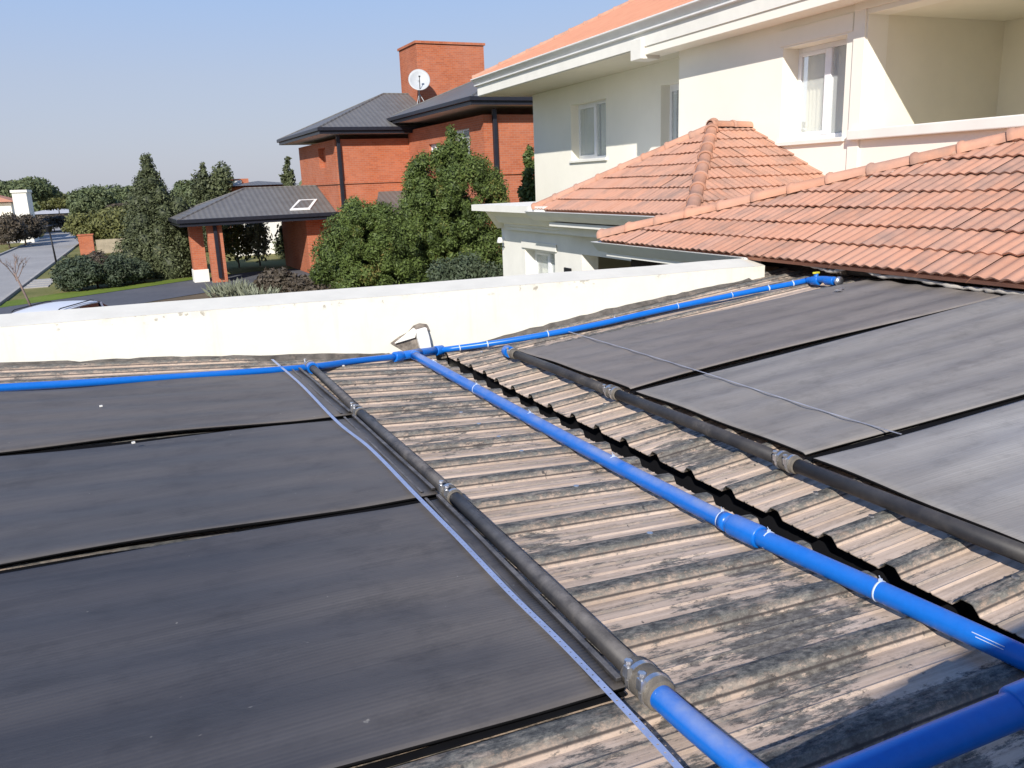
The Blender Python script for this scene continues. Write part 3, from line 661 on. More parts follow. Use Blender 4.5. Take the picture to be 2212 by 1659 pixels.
# ------------------------------------------------------------------ perforated straps
def strap(label, pts, plane_fn, wd=.017, matl=None):
    P = catmull(pts, 10)
    # resample
    L = [0]
    for a, b_ in zip(P[:-1], P[1:]): L.append(L[-1]+(b_-a).length)
    step = .0125; n = int(L[-1]/step); Q = []; i = 0
    for k in range(n+1):
        s = k*step
        while i < len(L)-2 and L[i+1] < s: i += 1
        f_ = (s-L[i])/max(1e-6, L[i+1]-L[i]); Q.append(P[i].lerp(P[i+1], f_))
    nn = nL if plane_fn == 'L' else nR
    vs = []; fs = []
    for k in range(n):
        a, b_ = Q[k], Q[k+1]; d = (b_-a).normalized(); s = d.cross(nn).normalized()
        if len(vs) == 0: vs += [a-s*wd/2, a+s*wd/2]
        vs += [b_-s*wd/2, b_+s*wd/2]; m0 = len(vs)-4
        if k % 2: fs.append((m0, m0+1, m0+3, m0+2)); continue
        c = (a+b_)/2; h = .0024; i0 = len(vs)
        vs += [c-s*h-d*h, c+s*h-d*h, c+s*h+d*h, c-s*h+d*h]
        fs += [(m0, m0+1, i0+1, i0), (m0+1, m0+3, i0+2, i0+1), (m0+3, m0+2, i0+3, i0+2), (m0+2, m0, i0, i0+3)]
        # fix strides: next cell must start from the strip vertices
        vs += [vs[m0+2], vs[m0+3]]
    me = bpy.data.meshes.new('strap'); me.from_pydata([tuple(v) for v in vs], [], fs); me.materials.append(matl or m_strap)
    o = bpy.data.objects.new('perforated_strap', me); link(o); md = o.modifiers.new('thick', 'SOLIDIFY'); md.thickness = .0012
    return tag(o, label, 'strap')
m_strap2 = M_simple('dull_strap', (.34, .35, .40), .6, .3, 9, metal=.2)
m_strap = M_simple('galvanised_strap', (.36, .43, .62), .42, .12, 14, metal=.35)
hS = HM+.016
strap('bluish perforated metal strap laid diagonally over the left mats', [pL(x, y, hS) for x, y in ((588, 776), (650, 830), (728, 910), (800, 968), (895, 1065), (990, 1162), (1100, 1278), (1210, 1385), (1318, 1497), (1400, 1585), (1475, 1668), (1530, 1735))], 'L', .016)
strap('faint thin perforated strap crossing the right bank of mats', [pR(x, y, hS+.002) for x, y in ((1228, 716), (1370, 758), (1525, 806), (1680, 856), (1820, 900), (1945, 937), (1900, 924))], 'R', .0075, m_strap2)
mb = MB(); c = pR(1815, 625, HM+.012); mb.obox(c, (.05, .02, .006), (-.004, .012, 0), (0, 0, .002)); mb.obox(c+Vector((-.045, -.03, 0)), (.012, .004, 0), (-.006, .03, 0), (0, 0, .002)); tag(mb.build('metal_bracket', m_steel), 'small bent metal bracket lying on the mat below the blue valve', 'bracket')
deb = MB()
for x, y in ((218, 877), (288, 956), (185, 763), (320, 770), (742, 790)):
    c = pL(x, y, HM+.014); s_ = .006; deb.obox(c, (s_, s_*.4, 0), (-s_*.2, s_, 0), (0, 0, s_*.5))
o = deb.build('plaster_crumbs', m_white); tag(o, 'scattered white plaster crumbs on the left mats', 'debris', None, 'stuff'); 

# ==================================================================== TILED ROOFS
TW, TL = .205, .31
def tile_mesh():
    xs_ = [TW*i/12 for i in range(13)]
    def z(x): return .016*(.5-.5*math.cos(2*math.pi*x/(TW/2)))**.8
    v = []; f_ = []
    for j, y in enumerate((0, .10, .36)):
        for x in xs_: v.append((x, y, z(x) + .025*(1-y/.36) + .006))
    nx = len(xs_)
    for j in range(2):
        for i in range(nx-1): f_.append((j*nx+i, j*nx+i+1, (j+1)*nx+i+1, (j+1)*nx+i))
    b0 = len(v)
    for x in xs_: v.append((x, .004, z(x)+.031-.014))
    for i in range(nx-1): f_.append((i+1, i, b0+i, b0+i+1))
    return v, f_
TV, TF = tile_mesh()
tile_me = bpy.data.meshes.new('roof_tile'); tile_me.from_pydata(TV, [], TF); tile_me.materials.append(m_tile); tile_me.shade_smooth(); tile_me.set_sharp_from_angle(angle=math.radians(50))
def tile_face(P0, e, s, nrows, ncols, cuts, parent, cmin=0):
    """P0 eave corner, e unit vector along the eave, s unit up the slope; cuts: (point, inward normal)"""
    nrm = e.cross(s).normalized()
    if nrm.z < 0: flip = True
    else: flip = False
    nn = -nrm if flip else nrm
    for r_ in range(nrows):
        for c_ in range(cmin, ncols):
            base = P0 + e*(TW*c_) + s*(TL*r_ - .03) + nn*random.uniform(-.004, .005)
            R_ = Matrix((e if not flip else e, s, nn)).transposed().to_4x4()
            if flip: R_ = Matrix((-e, s, nn)).transposed().to_4x4(); base = base + e*TW
            R_ = R_ @ Matrix.Rotation(random.uniform(-.013, .013), 4, 'Z')
            Mx = Matrix.Translation(base) @ R_
            corners = [Mx @ Vector(q) for q in ((0, 0, 0), (TW, 0, 0), (0, .36, 0), (TW, .36, 0))]
            st = 'in'
            for pt, no in cuts:
                ds = [(q-pt).dot(no) for q in corners]
                if max(ds) <= .02: st = 'out'; break
                if min(ds) < 0: st = 'cut'
            if st == 'out': continue
            if st == 'in': o = bpy.data.objects.new('roof_tile', tile_me)
            else:
                bm = bmesh.new(); bm.from_mesh(tile_me); inv = Mx.inverted()
                for pt, no in cuts:
                    bmesh.ops.bisect_plane(bm, geom=bm.verts[:]+bm.edges[:]+bm.faces[:], plane_co=inv @ pt, plane_no=(inv.to_3x3() @ no), clear_inner=True)
                if not bm.faces: bm.free(); continue
                me = bpy.data.meshes.new('roof_tile'); bm.to_mesh(me); bm.free(); me.materials.append(m_tile); me.shade_smooth(); o = bpy.data.objects.new('roof_tile', me)
            link(o, parent); o.matrix_basis = Mx
def ridge_mesh():
    v = []; f_ = []; ns = 9
    st = [(0, .098), (.025, .106), (.05, .098), (.06, .088), (.42, .078)]
    for y, r in st:
        for k in range(ns): a = math.pi*(k/(ns-1)*1.16-.08); v.append((r*math.cos(a), y, r*math.sin(a)*.85))
    for j in range(len(st)-1):
        for k in range(ns-1): f_.append((j*ns+k+1, j*ns+k, (j+1)*ns+k, (j+1)*ns+k+1))
    b0 = len(v)
    for k in range(ns): a = math.pi*(k/(ns-1)*1.16-.08); v.append((.082*math.cos(a), 0, .082*math.sin(a)*.85))
    for k in range(ns-1): f_.append((k, k+1, b0+k+1, b0+k))
    me = bpy.data.meshes.new('ridge_tile'); me.from_pydata(v, [], f_); me.materials.append(m_tile); me.shade_smooth(); me.set_sharp_from_angle(angle=math.radians(60)); return me
ridge_me = ridge_mesh()
def ridge_line(A, B, parent, lift=.03, step=.385):
    """collars face A (the lower end)"""
    d = (B-A); n = int(d.length/step)+1; d = d.normalized(); x = d.cross(Vector((0, 0, 1))).normalized(); z = x.cross(d)
    for i in range(n):
        p = A + d*(step*i) + z*(lift + random.uniform(-.004, .004))
        o = bpy.data.objects.new('ridge_tile', ridge_me); link(o, parent); o.matrix_basis = Matrix.Translation(p) @ Matrix((x, d, z)).transposed().to_4x4()
def deck(pts, parent, name='deck', mat=None, t=.03):
    pts = [Vector(p) for p in pts]; n = (pts[1]-pts[0]).cross(pts[2]-pts[0]).normalized()
    if n.z < 0: n = -n
    return MB().prism([p - n*.006 for p in pts], -n*t).build(name, mat or m_tilefield, parent, fix=True)

# near roof, its hip seen against the cream facade
Z = lambda q: EYE+q
nr = thing('tiled_roof', 'low orange clay tiled roof at the right with long ridge, overhanging the collectors', 'roof')
sN = .45; eA = Vector((4.9, 8.66, Z(-.735))); e = Vector((0, -1, 0)); s = Vector((1, 0, sN)).normalized()
hA = Vector((5.0, 8.66, Z(-.69))); hB = Vector((6.91, 5.01, Z(.17))); hd = (hB-hA).normalized()
htop = hA + hd*((7.62-hA.x)/hd.x); eaveF = 8.75
facen = Vector((-sN, 0, 1)).normalized()
cn = hd.cross(facen).normalized()
if cn.y > 0: cn = -cn
tile_face(eA, e, s, 10, 33, [(hA, cn)], nr)
deck([eA, htop+Vector((0, 0, -.0)), Vector((htop.x, 1.9, htop.z)), Vector((4.9, 1.9, eA.z))], nr)
deck([Vector((4.95, 8.74, Z(-.735))), Vector((8.5, 8.74, Z(-.735))), Vector((8.5, htop.y, htop.z)), htop], nr, 'rear_slope')
deck([htop, Vector((8.5, htop.y, htop.z)), Vector((8.5, 1.9, htop.z)), Vector((htop.x, 1.9, htop.z))], nr, 'ridge_flat')
ridge_line(hA+Vector((-.06, .05, -.02)), htop, nr)
MB().tube([hA+(htop-hA)*(i_/60)+cn*(.055+.02*math.sin(i_*2.3))+Vector((0, 0, .035+.008*random.random())) for i_ in range(61)], .030, 7).build('hip_mortar', M_simple('tinted_mortar', (.50, .30, .21), .95, .25, 22, bmp=.9), nr, True)
# fascia void under the eave
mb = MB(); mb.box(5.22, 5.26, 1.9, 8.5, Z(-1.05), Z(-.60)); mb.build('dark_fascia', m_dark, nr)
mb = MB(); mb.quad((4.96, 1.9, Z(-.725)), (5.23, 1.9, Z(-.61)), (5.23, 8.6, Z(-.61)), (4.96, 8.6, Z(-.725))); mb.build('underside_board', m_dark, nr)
# wavy pale mortar bead under the tiles
wp = [(1500, 546), (1608, 553), (1660, 560), (1700, 562), (1760, 575), (1795, 586), (1830, 580), (1870, 583), (1900, 596), (1950, 598), (2000, 607), (2060, 619), (2110, 624), (2150, 628), (2200, 634), (2260, 640)]
mb = MB(); P_ = catmull([onX(x, y, 4.94) for x, y in wp], 5)
P_ = [p + Vector((.01*random.uniform(-1, 1), 0, .006*random.uniform(-1, 1))) for p in P_]
mb.tube(P_, [.011+.009*random.random() for _ in P_], 7); mb.build('mortar_bead', m_mortar, nr, True)
# white gutter of the near wing
mb = MB(); g0, g1 = 8.85, 6.0; zz = Z(-.745)
mb.prism([(4.86, g0, zz), (5.06, g0, zz), (5.06, g0, zz-.10), (4.97, g0, zz-.12)], (0, g1-g0, 0)); mb.build('gutter', m_gutter, nr, fix=True, bevel=.008)
mb = MB(); mb.box(5.0, 6.2, 6.05, 8.7, zz-.17, zz-.12); mb.build('soffit_board', m_offwhite, nr)

# ==================================================================== CREAM HOUSE
ch = thing('cream_house', 'two storey cream rendered house with orange tiled roofs and white windows at the right', 'house')
def wallX(name, x, y0, y1, z0, z1, ops, mat, parent, th=.3):
    ys = sorted({y0, y1, *[o_[0] for o_ in ops], *[o_[1] for o_ in ops]}); zs = sorted({z0, z1, *[o_[2] for o_ in ops], *[o_[3] for o_ in ops]})
    mb = MB()
    for a, b_ in zip(ys[:-1], ys[1:]):
        for c_, d_ in zip(zs[:-1], zs[1:]):
            my, mz = (a+b_)/2, (c_+d_)/2
            if any(o_[0] < my < o_[1] and o_[2] < mz < o_[3] for o_ in ops): continue
            mb.quad((x, a, c_), (x, a, d_), (x, b_, d_), (x, b_, c_))
            mb.quad((x+th, b_, c_), (x+th, b_, d_), (x+th, a, d_), (x+th, a, c_))
    for a, b_, c_, d_ in ops:
        mb.quad((x, a, c_), (x+th, a, c_), (x+th, a, d_), (x, a, d_)); mb.quad((x, b_, d_), (x+th, b_, d_), (x+th, b_, c_), (x, b_, c_))
        mb.quad((x, a, d_), (x+th, a, d_), (x+th, b_, d_), (x, b_, d_)); mb.quad((x, b_, c_), (x+th, b_, c_), (x+th, a, c_), (x, a, c_))
    for yy in (y0, y1): mb.quad((x, yy, z0), (x+th, yy, z0), (x+th, yy, z1), (x, yy, z1))
    return mb.build(name, mat, parent, fix=False)
m_glass, t_, b_g = nodes('window_glass', .05, .5)
b_g.inputs['Base Color'].default_value = (.9, .95, .93, 1); b_g.inputs['Alpha'].default_value = .28
def window(x, y0, y1, z0, z1, parent, dep, fr=.055, mull=True, dark=False, sill=True):
    xf = x+dep; mb = MB()
    mb.box(xf, xf+.05, y0, y0+fr, z0, z1); mb.box(xf, xf+.05, y1-fr, y1, z0, z1); mb.box(xf, xf+.05, y0+fr, y1-fr, z0, z0+fr); mb.box(xf, xf+.05, y0+fr, y1-fr, z1-fr, z1)
    if mull:
        ym = (y0+y1)/2; mb.box(xf-.012, xf+.05, ym-fr*.85, ym+fr*.85, z0+fr, z1-fr)
        mb.box(xf-.008, xf+.03, ym+fr*.85, y1-fr, z0+fr, z0+fr*1.7); mb.box(xf-.008, xf+.03, ym+fr*.85, y1-fr, z1-fr*1.7, z1-fr)
    f_ = mb.build('window', m_pvc_white, parent, bevel=.006)
    spans = ((y0+fr, (y0+y1)/2-fr*.85), ((y0+y1)/2+fr*.85, y1-fr)) if mull else ((y0+fr, y1-fr),)
    for a, b_ in spans:
        MB().box(xf+.018, xf+.024, a, b_, z0+fr, z1-fr).build('pane', m_glass, f_)
        cu = MB(); nn_ = 22
        for i in range(nn_):
            ya = a+(b_-a)*i/nn_; yb = a+(b_-a)*(i+1)/nn_; xa = xf+.13+.015*math.sin(i*1.9); xb = xf+.13+.015*math.sin((i+1)*1.9)
            cu.quad((xa, ya, z0), (xb, yb, z0), (xb, yb, z1), (xa, ya, z1))
        cu.build('curtain', m_black if dark else m_curtain, f_, True)
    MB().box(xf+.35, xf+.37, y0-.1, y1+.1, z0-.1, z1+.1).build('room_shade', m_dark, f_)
    if sill: MB().box(x-.05, xf+.02, y0-.06, y1+.05, z0-.06, z0-.003).build('sill', m_offwhite, parent, bevel=.006)
    return f_
XB, XRc = 8.5, 9.4
# recessed facade
wallX('facade_wall', XRc, 12.3, 20.0, 0, Z(2.16), [(16.32, 17.95, Z(.42), Z(1.66)), (12.9, 14.2, Z(-.5), Z(1.68))], m_cream, ch, .3)
window(XRc, 16.32, 17.95, Z(.42), Z(1.66), ch, .2, .06)
window(XRc, 12.9, 14.2, Z(-.5), Z(1.68), ch, .2, .07, dark=True, sill=False)
MB().box(XRc, 15, 20.0, 20.02, 0, Z(2.16)).build('end_wall', m_cream, ch)
# projecting block
wallX('block_wall', XB, -1.0, 12.3, 0, Z(2.32), [(8.6, 9.78, Z(.40), Z(1.66)), (3.4, 8.27, Z(.45), Z(1.84))], m_cream, ch, .34)
MB().box(XB+.001, XRc, 12.28, 12.3, 0, Z(2.3)).build('block_return', m_cream, ch)
window(XB, 8.6, 9.78, Z(.40), Z(1.66), ch, .28, .07)
o = MB().box(XB-.018, XB-.002, 8.5, 9.84, Z(1.68), Z(1.90)).build('shutter_box', m_cream, ch, bevel=.01)
# loggia
lg = MB(); Yl0, Yl1, Xb, zf, zc = 3.4, 8.27, 10.95, Z(.45), Z(1.84)
lg.quad((XB+.34, Yl1, zf-.6), (Xb, Yl1, zf-.6), (Xb, Yl1, zc+.2), (XB+.34, Yl1, zc+.2)); lg.quad((Xb, Yl0, zf-.6), (Xb, Yl0, zc+.2), (Xb, Yl1, zc+.2), (Xb, Yl1, zf-.6))
lg.quad((XB+.34, Yl0, zc), (Xb, Yl0, zc), (Xb, Yl1, zc), (XB+.34, Yl1, zc)); lg.quad((XB+.34, Yl0, zf-.6), (XB+.34, Yl0, zc+.2), (Xb, Yl0, zc+.2), (Xb, Yl0, zf-.6)); lg.quad((XB+.34, Yl0, zf-.55), (XB+.34, Yl1, zf-.55), (Xb, Yl1, zf-.55), (Xb, Yl0, zf-.55))
lg.build('balcony', M_simple('loggia_paint', (.80, .755, .62), .9, .04, 1.5), ch)
MB().box(XB-.10, XB-.002, 3.2, 8.42, Z(.345), Z(.47)).build('balcony_coping', m_offwhite, ch, bevel=.012)
MB().box(XB-.025, XB-.002, 8.29, 8.47, Z(-.2), Z(1.9)).build('pilaster', m_cream, ch)
MB().box(XB-.035, XB-.003, 3.2, 8.47, Z(1.90), Z(2.0)).build('lintel_band', m_cream, ch, bevel=.008)
# eaves
XE = 8.0; Yf = 20.55
MB().box(XE+.1, 12, 13.05, Yf-.1, Z(2.10), Z(2.14)).build('soffit', m_soffit, ch)
MB().box(XE+.08, XE+.12, -1.0, Yf-.08, Z(2.12), Z(2.46)).build('fascia', m_offwhite, ch); MB().box(XE+.12, XB+.4, -1.0, 13.05, Z(2.24), Z(2.27)).build('soffit', m_soffit, ch)
MB().box(XE+.12, 12, Yf-.12, Yf-.08, Z(2.12), Z(2.32)).build('fascia', m_offwhite, ch)
MB().box(XE+.10, XB-.001, -1.0, 13.02, Z(1.99), Z(2.22)).build('soffit_box', m_cream, ch, bevel=.006)
MB().box(XE+.02, XE+.4, 12.72, 13.06, Z(1.93), Z(2.26)).build('beam_end', m_white, ch, bevel=.008)
gm = MB(); zt = Z(2.52)
prf = [(XE-.07, zt), (XE-.07, zt-.022), (XE-.03, zt-.03), (XE+.055, zt-.135), (XE+.02, zt-.14), (XE+.02, zt-.165), (XE+.10, zt-.18), (XE+.12, zt-.21), (XE+.16, zt-.21), (XE+.16, zt)]
gm.prism([(a, -1.0, b_) for a, b_ in prf], (0, Yf+1.0, 0)); gm.build('gutter', m_gutter, ch, fix=True)
gm = MB(); gm.prism([(XE+.16, Yf+(XE+.16-a)-.16, b_) for a, b_ in prf], (4, 0, 0)); gm.build('gutter', m_gutter, ch, fix=True)
# upper roof
ur = Vector((XE+.02, Yf-.02, Z(2.50)))
k_ = 4.5; upd = deck([ur, (XE+.02+k_, Yf-k_, ur.z+k_*.47), (XE+.02+k_, -1, ur.z+k_*.47), (XE+.02, -1, ur.z)], ch, 'upper_roof')
deck([ur, (14, Yf-.02, ur.z), (14, Yf-k_, ur.z+k_*.47), (XE+.02+k_, Yf-k_, ur.z+k_*.47)], ch, 'upper_roof')
# courses of the upper roof, seen at a grazing angle: joined
mb = MB(); sU = Vector((1, 0, .47)).normalized(); nU = Vector((-.47, 0, 1)).normalized()
for r_ in range(14):
    b0 = Vector((XE+.0, 0, ur.z)) + sU*(TL*r_ - .03); yend = Yf - (b0.x-XE) + .0
    y = 7.0
    while y < yend-.1:
        for h0, hw in ((0, .05),):
            a = b0+Vector((0, y, 0)); mb.prism([a+nU*.015, a+Vector((0, .05, 0))+nU*.05, a+Vector((0, .1, 0))+nU*.015], sU*.34)
        y += .1025
o = mb.build('tile_course', m_tilefield, upd, fix=False); o['kind'] = 'stuff'
ridge_line(ur+Vector((0, 0, .02)), Vector((XE+.02+k_, Yf-k_, ur.z+k_*.47+.02)), upd, .02)
# mid roof (hipped, against the house)
sM = .55; xe = 5.8
mfar = Vector((xe, 12.42, Z(-.47))); apex = Vector((7.81, 10.44, Z(.63))); mnear = Vector((xe, 10.44-(12.42-10.44)*1.0-.35, Z(-.47)))
rb = Vector((XRc+.1, 10.44, Z(.63)))
mr = deck([mfar, apex, mnear], ch, 'mid_roof')
deck([apex, rb, Vector((XRc+.1, mnear.y, mnear.z)), mnear], ch, 'mid_roof'); deck([mfar, apex, rb, Vector((XRc+.1, 12.42, Z(-.47)))], ch, 'mid_roof')
fn = Vector((-sM, 0, 1)).normalized(); h1 = (apex-mfar).normalized(); h2 = (apex-mnear).normalized()
c1 = h1.cross(fn); c1 = c1 if c1.y < 0 else -c1; c2 = h2.cross(fn); c2 = c2 if c2.y > 0 else -c2
tile_face(mfar, Vector((0, -1, 0)), Vector((1, 0, sM)).normalized(), 9, 26, [(mfar, c1.normalized()), (mnear, c2.normalized())], mr)
# near-facing slope
e2_ = Vector((1, 0, 0)); s2_ = (apex-mnear); s2_.x = 0; s2_.normalize(); f2n = e2_.cross(s2_).normalized()
c3 = h2.cross(f2n); c3 = c3 if c3.x > 0 else -c3
tile_face(mnear+Vector((0, 0, 0)), e2_, s2_, 9, 14, [(mnear, c3.normalized()), (Vector((XB-.0, 0, 0)), Vector((-1, 0, 0)))] if True else [], mr)
ridge_line(mfar, apex, mr, .02); ridge_line(mnear, apex, mr, .03); ridge_line(apex+Vector((-.05, 0, .03)), rb, mr, .02)
# lower wing, cornice and gutter
wx = 6.3
wallX('wing_wall', wx, 6.4, 15.0, 0, Z(-.50), [(12.72, 13.95, Z(-2.3), Z(-1.22)), (9.0, 11.75, Z(-3.2), Z(-1.18))], m_offwhite, ch, .3)
MB().box(wx, XRc, 15.0, 15.02, 0, Z(-.5)).build('wing_end', m_offwhite, ch)
window(wx, 12.72, 13.95, Z(-2.3), Z(-1.22), ch, .2, .06)
MB().box(wx+1.4, wx+1.5, 8.6, 12.2, 0, Z(-1)).build('porch_back', m_offwhite, ch)
MB().box(wx-.03, wx-.002, 12.62, 14.05, Z(-1.2), Z(-1.07)).build('lintel_band', m_offwhite, ch, bevel=.01)
cm = MB(); prf = [(wx, -.42), (wx-.52, -.42), (wx-.52, -.52), (wx-.47, -.53), (wx-.33, -.62), (wx-.25, -.74), (wx-.15, -.77), (wx-.15, -.81), (wx-.10, -.82), (wx-.10, -.88), (wx, -.90)]
cm.prism([(a, 12.05, Z(b_)) for a, b_ in prf], (0, 14.55-12.05+.0, 0)); cm.build('cornice', m_offwhite, ch, fix=True)
cm = MB(); cm.prism([(wx-.5+(wx-a)*0, 14.55+(wx-a)*0+.0, Z(b_)) if False else (XRc if False else wx-.52, 14.55, Z(-.42)) for a, b_ in prf[:1]]*0 + [(wx-.52, 14.55, Z(-.42)), (wx-.52, 14.55, Z(-.52)), (wx-.1, 14.98, Z(-.88)), (wx-.1, 15.2, Z(-.42))], (2.5, 0, 0)); cm.build('cornice', m_offwhite, ch, fix=True)
MB().box(wx-.535, XRc, 12.0, 15.2, Z(-.525), Z(-.412)).build('wing_roof_slab', m_offwhite, ch)
gm = MB(); gm.prism([(5.70, 12.6, Z(-.49)), (5.95, 12.6, Z(-.49)), (5.95, 12.6, Z(-.62)), (5.86, 12.6, Z(-.64)), (5.76, 12.6, Z(-.56))], (0, -5.2, 0)); gm.build('gutter', m_gutter, ch, fix=True, bevel=.006)
MB().box(5.88, wx, 7.2, 12.04, Z(-.72), Z(-.66)).build('wing_soffit', m_offwhite, ch)
MB().box(6.05, 6.1, 7.2, 12.04, Z(-.86), Z(-.725)).build('wing_beam', m_offwhite, ch)
ln = thing('wall_lamp', 'small white wall lamp on the far corner of the low cream wing', 'lamp'); p = onX(1434, 690, wx-.06)
p = onX(1437, 683, wx-.05); p = Vector((wx-.09, 14.9, Z(-1.12)))
MB().tube([p+Vector((0, 0, -.03)), p+Vector((0, 0, .07))], [.07, .035], 12).build('shade', m_pvc_white, ln, True); MB().tube([p+Vector((.09, 0, -.12)), p+Vector((.0, 0, -.10)), p], .012, 7).build('bracket', m_black, ln, True)
mb = MB(); mb.box(wx-.03, wx-.002, 12.1, 12.34, Z(-1.52), Z(-1.43)); tag(mb.build('wall_light', m_black, bevel=.008), 'small black wall light between the two low openings of the cream wing', 'light')

# unseen wall added behind the camera to cast shadow over the bottom right corner
bw = MB(); bw.prism([(-.42, -.90, 2), (6, -.20, 2), (6, -.40, 2), (-.42, -1.10, 2)], (0, 0, Z(.41)-2)); tag(bw.build('shadow_caster', m_cream), 'unseen cream wall added behind the camera to cast the bottom right shadow', 'wall')

# ==================================================================== BRICK HOUSE
RZ = math.radians(2.7)
bh = thing('brick_house', 'orange brick two storey house with dark metal hipped roofs and wide eaves', 'house', (0, 0, 0), RZ)
def Lc(v): return Matrix.Rotation(-RZ, 3, 'Z') @ Vector(v)
def wall_box(name, x0, x1, y0, y1, z0, z1, mat, parent): return MB().box(x0, x1, y0, y1, z0, z1).build(name, mat, parent)
XA, YA = 10.14, 38.64; XI = 13.7; YB = 30.0
# block A left face with window opening
def wallXl(name, x, y0, y1, z0, z1, ops, mat, parent): return wallX(name, x, y0, y1, z0, z1, ops, mat, parent, .25)
wallXl('wall', XA, YA, 46.2, 0, Z(2.15), [(40.5, 41.9, Z(.95), Z(1.88))], m_brick, bh)
MB().quad((XA+.25, 40.4, Z(.85)), (XA+.25, 42, Z(.85)), (XA+.25, 42, Z(1.95)), (XA+.25, 40.4, Z(1.95))).build('window_shade', m_brick, bh)
wall_box('wall', XA+.25, XI, YA, YA+.25, 0, Z(2.15), m_brick, bh)
wall_box('wall', XA+.25, 22, 45.9, 46.2, 0, Z(2.15), m_brick, bh)
for x0, x1, y0, y1 in ((XA-.06, XI-.0, YA-.06, YA-.003), (XA-.06, XA-.003, YA-.003, 46.2)): wall_box('string_course', x0, x1, y0, y1, Z(.16), Z(.27), m_brick, bh)
wallXl('wall', XI, YB, YA, 0, Z(2.5), [(35.0, 36.0, Z(.72), Z(1.72)), (31.4, 33.2, Z(1.0), Z(2.12))], m_brick, bh)
wall_box('wall', XI+.25, 22, YB, YB+.25, 0, Z(2.5), m_brick, bh); wall_box('wall', 21.7, 22, YB+.25, 45.9, 0, Z(2.4), m_brick, bh)
wall_box('string_course', XI-.05, 22, YB-.06, YB-.003, Z(.26), Z(.36), m_brick, bh)
for y0, y1, z0, z1 in ((35.0, 36.0, .72, 1.72), (31.4, 33.2, 1.0, 2.12)):
    window(XI, y0, y1, Z(z0), Z(z1), bh, .12, .07, dark=True, sill=False)
# eaves helper: hipped roof with fascia, soffit
def hip_roof(x0, x1, y0, y1, ze, slope, rin, parent, mat=m_slate, fas=.27, cap=None):
    """outer eave rectangle, ze top of gutter; ridge runs along x, hips at x0 (and x1)"""
    hy = (y1-y0)/2; zr = ze+hy*slope; A, B, D, E_ = (x0, y0, ze), (x1, y0, ze), (x1, y1, ze), (x0, y1, ze); R0, R1 = (x0+hy, y0+hy, zr), (x1-(hy if cap else 0), y0+hy, zr)
    mb = MB(); mb.quad(A, B, R1, R0); mb.quad(D, E_, R0, R1); mb.poly([E_, A, R0]); 
    if cap: mb.poly([B, D, R1])
    r = mb.build('roof', mat, parent)
    f1 = MB()
    for a, b_, c_, d_ in ((x0-.06, x1, y0-.06, y0), (x0-.06, x0, y0, y1), (x0-.06, x1, y1, y1+.06)): f1.box(a, b_, c_, d_, ze-fas*.5, ze+.02)
    f1.build('gutter', m_blackmetal, parent, bevel=.015)
    f2 = MB()
    for a, b_, c_, d_ in ((x0+.04, x1, y0+.04, y0+.09), (x0+.04, x0+.09, y0+.09, y1-.09), (x0+.04, x1, y1-.09, y1-.04)): f2.box(a, b_, c_, d_, ze-fas, ze-fas*.5-.003)
    f2.build('fascia', m_blackmetal, parent)
    MB().box(x0+.09, x1, y0+.09, y1-.09, ze-fas+.02, ze-fas+.05).build('soffit', M_simple('brown_soffit', (.62, .54, .50), .8, .06, 2), parent)
    rg = MB()
    for a, b_ in ((A, R0), (E_, R0), (R0, R1)): rg.tube([a, b_], .05, 6)
    rg.build('ridge_cap', m_slate, r)
    return r
rA = hip_roof(XA-.85, 16.5, 37.95, 47.2, Z(2.62), .42, 3, bh)
rB = hip_roof(XI-.85, 23, YB-.8, 40.0, Z(3.06), .42, 3, bh)
# chimney tower
XC, YC = 15.25, 41.0
ctw = MB(); ctw.box(XC, XC+3.66, YC, YC+2.6, Z(2.4), Z(6.78)); c_o = ctw.build('chimney', m_brick, bh)
MB().box(XC-.07, XC+3.73, YC-.07, YC+2.67, Z(6.785), Z(6.90)).build('chimney_cap', m_brick, c_o)
# down pipes
for x, y, z0, z1 in ((XA+.14, YA-.1, -1.0, 2.3), (XI+.42, YB-.1, .35, 2.7)):
    MB().box(x-.08, x+.08, y-.07, y+.07, Z(z0), Z(z1)).build('downpipe', m_blackmetal, bh, bevel=.02)
# ground floor roof in front of block A
mb = MB(); mb.prism([(XA+.6, 35.5, Z(-1.45)), (16, 35.5, Z(-1.45)), (16, YA, Z(-.25)), (XA+1.9, YA, Z(-.25))], (0, 0, -.12)); mb.build('porch_roof', m_slate, bh, fix=True)
mb = MB(); mb.box(XA+1.2, 16, 37.6, 37.8, 0, Z(-1.6)); mb.build('porch_wall', m_brick, bh)
# carport
cpx0, cpy0 = 3.1, 39.3
hip_roof(cpx0, XA-.01, cpy0, 46.3, Z(-1.12), .36, 3, bh, fas=.30)
wall_box('carport_roof_end', XA-.01, XA+.55, cpy0-.05, YA-.06, Z(-1.40), Z(-1.10), m_blackmetal, bh)
mb = MB(); mb.prism([(XA-.01, cpy0, Z(-1.1)), (XA+.5, cpy0, Z(-1.1)), (XA+.3, YA-.07, Z(-.9)), (XA-.01, YA-.07, Z(-.9))], (0, 0, .03)); mb.build('carport_roof_end', m_slate, bh, fix=True)
pr = MB().box(3.62, 4.2, 40.6, 41.3, Z(-3.42), Z(-1.42)).build('pillar', m_brick, bh); MB().box(3.58, 4.24, 40.56, 41.34, 0, Z(-3.42)).build('plinth', m_white, pr)
MB().box(4.31, 4.95, 39.8, 40.3, 0, Z(-1.42)).build('pillar', m_brick, bh)
MB().box(4.56, 4.72, 39.66, 39.79, 0.2, Z(-1.35)).build('downpipe', m_blackmetal, bh, bevel=.02)
